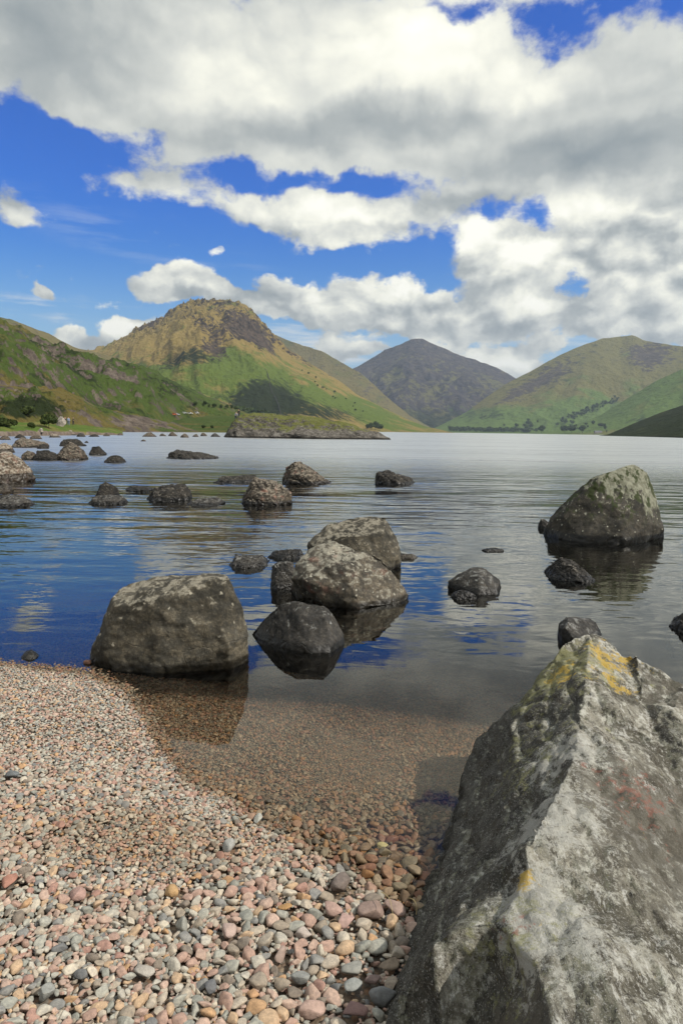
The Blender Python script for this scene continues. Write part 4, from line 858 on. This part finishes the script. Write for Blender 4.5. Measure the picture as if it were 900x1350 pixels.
def build_gravel(name, label, X, Y, R, lo=False, dz=0.35, under=False):
    NX = np.array(named_xy); d = np.hypot(X[:, None] - NX[None, :, 0], Y[:, None] - NX[None, :, 1]); ok = (d > (NX[None, :, 2] * .9 + R[:, None] * .6)).all(1) if not under else np.ones(len(X), bool)
    X, Y, R = X[ok], Y[ok], R[ok]; n = len(X)
    Z = ground_z(X, Y) + R * dz + rg.uniform(-.1, .25, n) * R
    T, Fc = (TL, F1) if lo else (TH, F2)
    ti = rg.integers(0, len(T), n); Vt = np.stack(T)[ti] * R[:, None, None] * 1.12
    a = rg.uniform(0, 2 * math.pi, n); ca, sa = np.cos(a)[:, None], np.sin(a)[:, None]
    x = Vt[..., 0] * ca - Vt[..., 1] * sa; y = Vt[..., 0] * sa + Vt[..., 1] * ca; z = Vt[..., 2]
    # random tilt
    tx = rg.normal(0, .30, n)[:, None]; ty = rg.normal(0, .30, n)[:, None]
    y, z = y * np.cos(tx) - z * np.sin(tx), y * np.sin(tx) + z * np.cos(tx); x, z = x * np.cos(ty) + z * np.sin(ty), -x * np.sin(ty) + z * np.cos(ty)
    V = np.stack([x + X[:, None], y + Y[:, None], z + Z[:, None]], -1).reshape(-1, 3)
    m_ = Vt.shape[1]; FF = (Fc[None] + (np.arange(n) * m_)[:, None, None]).reshape(-1, 3)
    c = PAL[rg.choice(len(PAL), n, p=PW)] * .88 + np.array([.058, .050, .045]) * np.exp(rg.normal(0, .16, n))[:, None]
    # a damp patch of brown grit half way up the beach
    pz = atZ(185, 1090, .1); dp_ = smooth(.55, .1, np.hypot((X - pz[0]) * .8, (Y - pz[1]) * 1.9) + .2 * perlin(X * 4, Y * 4, 2.2))[:, None]; c = c * (1 - dp_ * np.array([.17, .24, .32]))
    # wet stones by and below the waterline are darker and warmer
    s = (Y - shore_y(X)) + .10 * perlin(X * 3, Y * 3, 4.4)
    wet = smooth(-.14, -.02, s)[:, None]; c = c * (1 - wet * np.array([.48, .57, .67]))
    c = c * (1 - .25 * smooth(.3, 2.5, s)[:, None] * np.array([.8, 1, 1.2]))
    colr = np.repeat(np.clip(c, .01, .7), m_, axis=0)
    o = mesh_np(name, V, FF, M_peb, col=colr); tag(o, label, 'gravel', kind='stuff'); return o
M_peb, b, out = material('pebbles')
pos = b.new('ShaderNodeNewGeometry').outputs['Position']; at = b.new('ShaderNodeVertexColor', layer_name='Col').outputs['Color']
n = b.noise(pos, 90, 5, .65); n2 = b.noise(pos, 320, 3, .7)
c = b.mix(b.rng(n, .3, .7), b.mix(1., at, (.75, .75, .75), 'MULTIPLY'), b.mix(1., at, (1.2, 1.18, 1.12), 'MULTIPLY')); c = b.mix(b.rng(n2, .55, .63, 0, .4), c, b.mix(1., at, (.5, .5, .5), 'MULTIPLY'))
sz = b.new('ShaderNodeSeparateXYZ'); b.l.new(pos, sz.inputs[0])
pbsdf(b, out, c, b.rng(sz.outputs[2], .0, .02, .4, .8), b.bump(b.m('ADD', n, b.m('MULTIPLY', n2, .3)), 1, .0016), .3)
Xa, Ya, Ra = place(400000, (-3.4, 1.6, 1.15, 6.2), .0038, .70)
print('pebbles', len(Xa), time.time() - T0)
near = Ya < 2.75
vis = (Ya - shore_y(Xa)) < 3.3
build_gravel('shingle', 'near bank of mixed pink and grey pebbles at the bottom of the picture', Xa[near], Ya[near], Ra[near])
build_gravel('shingle', 'finer pink and grey shingle running out to the boulders and under the clear water', Xa[~near & vis], Ya[~near & vis], Ra[~near & vis], lo=True)
nm = 9000; Xm = rg.uniform(-1.6, .5, nm); Ym = rg.uniform(1.2, 2.9, nm); okm = (Ym - shore_y(Xm) < .6) & in_view(Xm, Ym, 0 * Xm); Xm, Ym = Xm[okm], Ym[okm]
build_gravel('shingle', 'lower layer of stones showing between the nearest pebbles', Xm, Ym, rg.uniform(.008, .014, len(Xm)), lo=True, dz=-.25)
nb = 16000; Xb = rg.uniform(-2.4, .6, nb); Yb = rg.uniform(1.2, 4.6, nb); okb = (Yb - shore_y(Xb) < .4) & in_view(Xb, Yb, 0 * Xb); Xb, Yb = Xb[okb], Yb[okb]
build_gravel('grit', 'small grit between the pebbles of the beach', Xb, Yb, rg.uniform(.004, .009, len(Xb)), lo=True, dz=.6, under=True)
print('T gravel', time.time() - T0)

# dry grass stems on the shingle by the boulder
M_straw = plain('dry_grass', (.45, .36, .18))
def stem(p0, p1, r, lab):
    p0, p1 = np.array(p0), np.array(p1); N = 14; V = []; Fc = []
    for i in range(N):
        t = i / (N - 1); p = p0 + (p1 - p0) * t; p = p + np.array([0, 0, .02 * math.sin(t * 3.14)]) + np.array([.006 * math.sin(t * 5), 0, 0])
        for k in range(5): V.append(p + r * (1 - .6 * t) * np.array([math.cos(k * 1.2566), .3 * math.sin(k * 1.2566), math.sin(k * 1.2566)]))
    for i in range(N - 1):
        for k in range(5): Fc.append((i * 5 + k, i * 5 + (k + 1) % 5, i * 5 + 5 + (k + 1) % 5, i * 5 + 5 + k))
    tag(mesh_np('grass_stem', V, Fc, M_straw), lab, 'grass stem')
def gp(px, py, h=.04):
    p = atZ(px, py, .03); return (p[0], p[1], float(ground_z(p[0], p[1])) + h)
stem(gp(502, 1196, .07), gp(524, 1232), .0014, 'straw coloured grass stem slanting over the pink stones by the huge boulder')
stem(gp(548, 1222, .06), gp(538, 1208, .08), .0012, 'short straw stem sticking up at the edge of the huge boulder')

# ---------------------------------------------------------------- trees and bushes
def leafmat(name, a, c_):
    m, b, out = material(name); pos = b.new('ShaderNodeTexCoord').outputs['Object']; n = b.noise(pos, .9, 4); n2 = b.noise(pos, 6, 3)
    col = b.mix(b.rng(n, .35, .65), a, c_); col = b.mix(b.rng(n2, .4, .6, 0, .4), col, tuple(x * .6 for x in a)); pbsdf(b, out, col, .8, spec=.2); return m
M_leaf = leafmat('tree_foliage', (.045, .072, .018), (.09, .125, .03)); M_bark = plain('bark', (.10, .08, .06), var=.3)
M_bush = leafmat('bush_foliage', (.035, .055, .012), (.07, .09, .02))
def crown_mesh(seed, w, h, zc, nl, ls, lobes=9):
    r = np.random.default_rng(seed); L = []
    for k in range(lobes):
        a = r.uniform(0, 6.28); q = r.uniform(.0, .62); L.append((w * q * math.cos(a), w * q * math.sin(a), zc + h * r.uniform(-.55, .62) * (1 - .5 * q), r.uniform(.32, .55) * w))
    V = []; Fc = []
    for i in range(nl):
        c = L[r.integers(0, lobes)]; d = r.normal(size=3); d /= np.linalg.norm(d); rr = c[3] * r.uniform(.72, 1.1)
        p = np.array([c[0], c[1], c[2]]) + d * rr * np.array([1, 1, .75]); p[2] = max(p[2], .12 * h)
        u = r.normal(size=3); u /= np.linalg.norm(u); v = np.cross(u, d); v /= np.linalg.norm(v) + 1e-6; s = ls * r.uniform(.6, 1.4)
        k = len(V); V += [p - u * s - v * s * .6, p + u * s - v * s * .6, p + u * s * .8 + v * s, p - u * s * .8 + v * s]; Fc.append((k, k + 1, k + 2, k + 3))
    return np.array(V), np.array(Fc)
def trunk_mesh(h, r0, seed):
    r = random.Random(seed); V = []; Fc = []
    def limb(p, d, L, r0, n=6):
        k0 = len(V)
        for i in range(n):
            t = i / (n - 1); c = Vector(p) + Vector(d) * L * t; rr = r0 * (1 - .7 * t)
            for k in range(6): V.append((c.x + rr * math.cos(k * 1.047), c.y + rr * math.sin(k * 1.047), c.z))
        for i in range(n - 1):
            for k in range(6): Fc.append((k0 + i * 6 + k, k0 + i * 6 + (k + 1) % 6, k0 + i * 6 + 6 + (k + 1) % 6, k0 + i * 6 + 6 + k))
    limb((0, 0, -.5), (0, 0, 1), h * .75, r0)
    for k in range(5):
        a = k * 1.25 + r.random(); limb((0, 0, h * (.28 + .07 * k)), Vector((math.cos(a), math.sin(a), .9)).normalized(), h * .34, r0 * .4, 4)
    return V, Fc
tcount = 0
TREES = []
for k in range(4):
    t = empty('tree', (0, 0, 0)); w = [5.2, 6.4, 4.4, 7][k]
    V, Fc = crown_mesh(20 + k, w, 5, 6.5, 1500, .42, 11); mesh_np('crown', V, Fc, M_leaf, False, parent=t)
    V, Fc = trunk_mesh(9, .38, k); mesh_np('trunk', V, Fc, M_bark, parent=t); TREES.append([t, False])
def put_tree(p, hpx, label, group, base_h=11.5):
    global tcount
    s = TREES[tcount % 4]; tcount += 1
    o = s[0] if not s[1] else copy_tree(s[0]); s[1] = True
    D = math.hypot(p[0], p[1]); sc_ = hpx * D / F / base_h
    o.location = (float(p[0]), float(p[1]), float(p[2])); o.rotation_euler = (0, 0, _rs.uniform(0, 6)); o.scale = (sc_ * _rs.uniform(.9, 1.25), sc_ * 1.1, sc_)
    tag(o, label, 'tree', group); return o
for px, py, hp in [(258, 536, 7), (270, 537, 7.5), (276, 538, 5), (283, 538, 6), (292, 539, 6.5), (300, 540, 6), (306, 540, 6.5), (311, 541, 5)]:
    p = terrain_seen(['near', 'flat', 'yew'], px, py)
    if p is not None: put_tree(p, hp, 'dark round tree in the row at the foot of the sunny green spur', 'row of trees at the foot of the green spur')
for px, py, hp in [(489, 568, 10), (495, 568, 12), (500, 568, 9), (485, 567, 7)]:
    p = atR(px, 568, 700); p[2] = .5
for px, py, hp in [(484, 567, 8), (490, 568, 10), (495, 568, 12), (500, 569, 9)]:
    p = terrain_seen(['yew'], px, py - 1)
    if p is not None: put_tree(p, hp, 'dark conifer clump tree rising behind the right end of the island', 'trees behind the right end of the island')
for k in range(34):
    px = _rs.uniform(655, 800); py = _rs.uniform(556, 571); p = terrain_seen(['ling', 'spur'], px, py)
    if k in (3, 9, 15, 21): py = 571; px = [752, 766, 743, 713][(k - 3) // 6]; p = terrain_seen(['ling', 'spur'], px, py)
    if p is not None: put_tree(p, 10 if k in (3, 9, 15, 21) else _rs.uniform(3, 6), 'taller dark tree by the farm fields at the head of the lake' if k in (3, 9, 15, 21) else 'small tree scattered over the green fields at the head of the lake', 'trees in the fields at the head of the lake')
for k in range(16):
    px = _rs.uniform(395, 480); py = 490 + (px - 395) * .62 + _rs.uniform(-4, 8); p = terrain_seen(['yew'], px, py)
    if p is not None: put_tree(p, _rs.uniform(2.2, 3.6), 'tiny hawthorn dotted along the sunny scree flank of the near peak', 'thorn trees on the scree flank')
# distant lakeside wood: one mass
def wood(name, pts, hmin, hmax, lab, nl=40, ls=1.5):
    VV = []; FF = []; k = 0; r = np.random.default_rng(8)
    for p in pts:
        hh = r.uniform(hmin, hmax); V, Fc = crown_mesh(int(r.integers(1e6)), hh * .45, hh * .4, hh * .5, nl, ls * hh / 12, 5); VV.append(V + np.array(p)); FF.append(Fc + k); k += len(V)
    o = mesh_np(name, np.concatenate(VV), np.concatenate(FF), M_leaf, False); tag(o, lab, 'wood', kind='stuff')
pts = []
for k in range(240):
    px = _rs.uniform(592, 700); p = terrain_seen(['ling'], px, 568 + (px - 450) * .014 - 1 - _rs.uniform(0, 3.0))
    if p is not None: pts.append(p)
for k in range(90):
    t = _rs.random(); px = 740 + t * 75 + _rs.uniform(-4, 4); py = 556 - t * 28 + _rs.uniform(-3, 3); p = terrain_seen(['ling', 'spur'], px, py)
    if p is not None: pts.append(p)
wood('woodland', pts, 13, 24, 'dark band of woodland along the head of the lake')
pts = []
for k in range(150):
    px = _rs.uniform(306, 352); py = 548 + _rs.uniform(-7, 5) + (px - 306) * .1; p = terrain_seen(['yew'], px, py)
    if p is not None: pts.append(p)
if pts: wood('woodland', pts, 9, 15, 'wooded strip at the foot of the near peak above the island')
# bushes on the left bank
def bush(px, pyb, wpx, hpx, keys, lab, seed):
    p = terrain_seen(keys, px, pyb)
    if p is None: p = atR(px, pyb, 150)
    D = math.hypot(p[0], p[1]); w = wpx * D / F / 2; hh = hpx * D / F
    t = empty('bush', tuple(float(q) for q in p)); V, Fc = crown_mesh(seed, w * .75, hh * .42, hh * .48, 2600, w * .075, 10); mesh_np('foliage', V, Fc, M_bush, False, parent=t)
    V, Fc = trunk_mesh(hh * .6, w * .05, seed); mesh_np('stem', V, Fc, M_bark, parent=t); tag(t, lab, 'bush'); return t
bush(65, 565, 26, 22, ['bank', 'bluff'], 'round dark green bush on the left bank, left of the walkers', 3)
bush(41, 565, 14, 8, ['bank', 'bluff'], 'low olive bush left of the round dark bush', 4)
bush(10, 563, 30, 10, ['bank', 'bluff'], 'wide dark bramble thicket at the left edge under the crags', 5)
bush(34, 546, 26, 8, ['bluff', 'near'], 'dark bracken thicket filling the hollow below the left crags', 6)
bush(268, 565, 8, 5, ['flat'], 'small shrub on the far inlet shore, left one of the pair', 7)
bush(280, 565, 8, 5, ['flat'], 'small shrub on the far inlet shore, right one of the pair', 8)

# ---------------------------------------------------------------- people, cars, barn
M_skin = plain('skin', (.45, .28, .2)); M_hair = plain('hair', (.05, .035, .025))
def skinned(name, joints, edges, mat, parent, sub=1):
    me = bpy.data.meshes.new(name); me.from_pydata([j[0] for j in joints], edges, []); o = bpy.data.objects.new(name, me); COL.objects.link(o)
    s = o.modifiers.new('skin', 'SKIN'); s.use_smooth_shade = True; d = o.modifiers.new('sub', 'SUBSURF'); d.levels = sub; d.render_levels = sub
    for i, j in enumerate(joints): me.skin_vertices[0].data[i].radius = (j[1], j[2] if len(j) > 2 else j[1])
    me.skin_vertices[0].data[0].use_root = True
    dg = bpy.context.evaluated_depsgraph_get(); m2 = bpy.data.meshes.new_from_object(o.evaluated_get(dg)); bpy.data.objects.remove(o)
    m2.materials.clear(); m2.materials.append(mat); q = bpy.data.objects.new(name, m2); COL.objects.link(q); q.parent = parent; return q
def person(loc, rz, shirt, legs_, stride, label, bend=0.0):
    t = empty('person', tuple(float(q) for q in loc), rz); tag(t, label, 'person')
    J = [((0, 0, .95), .15, .11), ((0, -bend * .3, 1.2), .14, .10), ((0, -bend * .5, 1.42), .16, .10), ((0, -bend * .6, 1.52), .055), ((0, -bend * .7, 1.64), .095, .10), ((0, -bend * .75, 1.73), .07),
         ((.19, -bend * .5, 1.40), .055), ((.25, -.02 - bend, 1.14), .042), ((.22, -.16 - bend, .92), .035), ((-.19, -bend * .5, 1.40), .055), ((-.25, .02, 1.14), .042), ((-.24, -.06, .90), .035),
         ((.10, 0, .88), .095), ((.11, -stride * .5, .49), .06), ((.11, -stride, .08), .045), ((.12, -stride - .16, .04), .04),
         ((-.10, 0, .88), .095), ((-.11, stride * .4, .49), .06), ((-.11, stride, .08), .045), ((-.12, stride - .16, .04), .04)]
    E = [(0, 1), (1, 2), (2, 3), (3, 4), (4, 5), (2, 6), (6, 7), (7, 8), (2, 9), (9, 10), (10, 11), (0, 12), (12, 13), (13, 14), (14, 15), (0, 16), (16, 17), (17, 18), (18, 19)]
    skinned('body', J, E, M_skin, t)
    g = lambda idx, add: [(J[i][0],) + tuple(r + add for r in J[i][1:]) for i in idx]
    skinned('jacket', g([0, 1, 2, 6, 7, 8, 9, 10, 11], .022), [(0, 1), (1, 2), (2, 3), (3, 4), (4, 5), (2, 6), (6, 7), (7, 8)], plain('cloth', shirt), t)
    skinned('trousers', g([0, 12, 13, 14, 16, 17, 18], .02), [(0, 1), (1, 2), (2, 3), (0, 4), (4, 5), (5, 6)], plain('cloth', legs_), t)
    bm = bmesh.new(); bmesh.ops.create_uvsphere(bm, u_segments=14, v_segments=9, radius=.118)
    bmesh.ops.delete(bm, geom=[v for v in bm.verts if v.co.z < -.02 and v.co.y < .03], context='VERTS')
    for v in bm.verts: v.co += Vector((0, .015 - bend * .7, 1.70))
    bm_obj('hair', bm, M_hair, t, True); return t
def seen_or(keys, px, py, R):
    p = terrain_seen(keys, px, py); return p if p is not None else atR(px, py, R)
for px, py, rz, sh, lg, stx, lab in [(87, 561, .4, (.05, .05, .06), (.10, .10, .12), .1, 'walker in dark jacket next to the pale rock on the left bank'),
        (90.5, 561, 1.2, (.25, .35, .55), (.15, .2, .32), .12, 'walker in light blue top, middle one of the three on the left bank'),
        (97.5, 561, -1.2, (.03, .035, .05), (.04, .04, .05), .18, 'walker in dark clothes, rightmost of the three on the left bank')]:
    person(seen_or(['bank', 'bluff'], px, py, 175), rz, sh, lg, stx, lab)
def isl_top(px, Y):
    dg = bpy.context.evaluated_depsgraph_get(); p = atY(px, 560, Y)
    hit, loc, *_ = isl.ray_cast(Vector((p[0], Y, 30)) - isl.location, Vector((0, 0, -1))); return (p[0], Y, (loc + isl.location).z if hit else 2.)
person(isl_top(311, 131), .9, (.32, .34, .42), (.06, .07, .1), .08, 'person in grey top leaning on the left shoulder of the island', bend=.25)
person(isl_top(315, 134), -.5, (.05, .05, .06), (.10, .09, .08), .05, 'person in black sitting low behind the one in grey on the island')
# pale rock beside the walkers
pp = seen_or(['bank', 'bluff'], 81, 562, 170)
def loose_rock(center, w, h, mat, label, seed, name='rock'):
    r = np.random.default_rng(seed); P = []
    for k in range(26):
        a = r.uniform(0, 6.28); z = r.uniform(-.3, 1); s = math.sqrt(max(.05, 1 - max(z, 0) ** 2)); P.append((center[0] + w / 2 * s * math.cos(a), center[1] + w * .4 * s * math.sin(a), center[2] + h * z))
    o = finish_rock(name, [P], MR[mat], w / 40, w, seed, 1.1, loc=center); tag(o, label, 'rock'); return o
MR['pale'] = rock_mat('pale_bank_rock', (.25, .22, .19), (.42, .38, .33), (.5, .48, .42), .4, 0, scale=.3, wet=-5, bumpd=.03)
loose_rock(pp, 2.1, 2.0, 'pale', 'upright pale grey rock on the left bank beside the walkers', 91)
p2 = seen_or(['bank'], 54, 570, 120); loose_rock(p2, 1.0, .7, 'pale', 'small pale stone on the turf at the left shore edge', 92)

M_glass = plain('car_glass', (.03, .035, .04), .1, .6); M_tyre = plain('tyre', (.02, .02, .02))
def car(loc, rz, colr, label, tall=1.0):
    t = empty('parked_car', tuple(float(q) for q in loc), rz); tag(t, label, 'car', 'cars parked on the far inlet shore')
    pm = plain('car_paint', colr, .35, .5, .03)
    def prism(prof, y0, y1, tap=0.0):
        bm = bmesh.new(); A = [bm.verts.new((x, y0 + (tap if z > .9 else 0), z)) for x, z in prof]; B = [bm.verts.new((x, y1 - (tap if z > .9 else 0), z)) for x, z in prof]
        bm.faces.new(A); bm.faces.new(B[::-1]); n = len(prof)
        for i in range(n): bm.faces.new((A[i], B[i], B[(i + 1) % n], A[(i + 1) % n]))
        bmesh.ops.recalc_face_normals(bm, faces=bm.faces); bmesh.ops.bevel(bm, geom=bm.edges[:], offset=.04, segments=2, affect='EDGES'); return bm
    T_ = 1.48 * tall
    bm_obj('body', prism([(-2.1, .3), (2.1, .3), (2.12, .7), (1.9, .86), (1.05, .95), (.45, T_), (-1.3, T_), (-1.95, .98), (-2.12, .75)], -.85, .85, .12), pm, t)
    for s in (-1, 1): bm_obj('side_window', prism([(.82, 1.0), (.42, T_ - .1), (-1.2, T_ - .1), (-1.6, 1.0)], s * .80 - .025, s * .80 + .025), M_glass, t)
    for x in (-1.3, 1.3):
        for s in (-1, 1):
            bm = bmesh.new(); bmesh.ops.create_cone(bm, cap_ends=True, segments=20, radius1=.32, radius2=.32, depth=.2)
            for v in bm.verts: v.co = Vector((v.co.x + x, v.co.z + s * .80, v.co.y + .32))
            bm_obj('wheel', bm, M_tyre, t)
for px, py, c_, rz, lab, tl in [(229.5, 548, (.60, .12, .04), .3, 'orange red car, leftmost of the parked vehicles', 1.), (235, 548, (.35, .36, .38), 1.2, 'silver car parked right next to the orange one', 1.),
        (243, 546, (.75, .75, .75), 0.1, 'small white car, first of three white vehicles in the row', 1.), (250.5, 546, (.78, .78, .78), -.1, 'white car, middle one of three white vehicles in the row', 1.), (259, 545.5, (.8, .8, .8), 0, 'tall white van at the right end of the row of vehicles', 1.35)]:
    car(seen_or(['flat', 'near'], px, py, 560) + np.array([0, 0, .05]), rz, c_, lab, tl)
bp = seen_or(['ling', 'spur'], 788, 571.5, 3000); S_ = 1.0
hb = empty('farmhouse', tuple(float(q) for q in bp), .2); tag(hb, 'low grey farm building by the fields at the head of the lake', 'farmhouse')
bm = bmesh.new(); bmesh.ops.create_cube(bm, size=1)
for v in bm.verts: v.co = Vector((v.co.x * 30, v.co.y * 10, v.co.z * 7 + 3))
bm_obj('wall', bm, plain('farm_stone', (.30, .28, .25)), hb)
bm = bmesh.new(); vs = [bm.verts.new(c) for c in [(-15.5, -5.6, 6.4), (15.5, -5.6, 6.4), (15.5, 5.6, 6.4), (-15.5, 5.6, 6.4), (-15.5, 0, 10.5), (15.5, 0, 10.5)]]
for f in [(0, 1, 5, 4), (2, 3, 4, 5), (0, 4, 3), (1, 2, 5), (3, 2, 1, 0)]: bm.faces.new([vs[i] for i in f])
bm_obj('roof', bm, plain('slate_roof', (.16, .16, .17)), hb)
for k in range(4):
    bm = bmesh.new(); bmesh.ops.create_cube(bm, size=1)
    for v in bm.verts: v.co = Vector((v.co.x * 1.4 - 9 + 6 * k, v.co.y * .1 - 5.04, v.co.z * 1.6 + 4))
    bm_obj('window', bm, M_glass, hb)
# dry stone wall climbing the near peak
ws = [terrain_seen(['yew'], 349 + 2.2 * k + 1.2 * math.sin(k), 487 + 6.2 * k) for k in range(11)]
ws = [p for p in ws if p is not None]
V = []; Fc = []
for i, p in enumerate(ws):
    for dx, dz in ((-1, -2), (1, -2), (1, 1.6), (-1, 1.6)): V.append((p[0] + dx * .8, p[1], p[2] + dz))
    if i:
        for k in range(4): Fc.append(((i - 1) * 4 + k, i * 4 + k, i * 4 + (k + 1) % 4, (i - 1) * 4 + (k + 1) % 4))
tag(mesh_np('stone_wall', V, Fc, plain('wall_stone', (.04, .038, .03)), False), 'long dark dry stone wall running down the green face of the near peak', 'wall')

# ---------------------------------------------------------------- haze
USE_HAZE = True
if USE_HAZE:
    mh, b, out = material('air_haze'); pv = b.new('ShaderNodeVolumePrincipled'); pv.inputs['Color'].default_value = (.66, .80, 1, 1); pv.inputs['Density'].default_value = 6.2e-5; pv.inputs['Anisotropy'].default_value = .2
    b.l.new(pv.outputs[0], out.inputs['Volume'])
    x, y, z0, z1 = 14500, 14500, -61, 1100
    hv = [(-x, -y, z0), (x, -y, z0), (x, y, z0), (-x, y, z0), (-x, -y, z1), (x, -y, z1), (x, y, z1), (-x, y, z1)]
    hz = mesh_np('haze', hv, [(3, 2, 1, 0), (4, 5, 6, 7), (0, 1, 5, 4), (1, 2, 6, 5), (2, 3, 7, 6), (3, 0, 4, 7)], mh, False); tag(hz, kind='stuff')

# ---------------------------------------------------------------- render settings
vs_ = scene.view_settings; vs_.view_transform = 'Standard'; vs_.look = 'None'; vs_.exposure = 0.2; vs_.gamma = 1.0
cy = scene.cycles; cy.max_bounces = 6; cy.diffuse_bounces = 2; cy.glossy_bounces = 3; cy.transparent_max_bounces = 12; cy.transmission_bounces = 3; cy.volume_bounces = 0
cy.caustics_reflective = False; cy.caustics_refractive = False; cy.sample_clamp_indirect = 4; cy.use_denoising = True
print('T total', time.time() - T0)
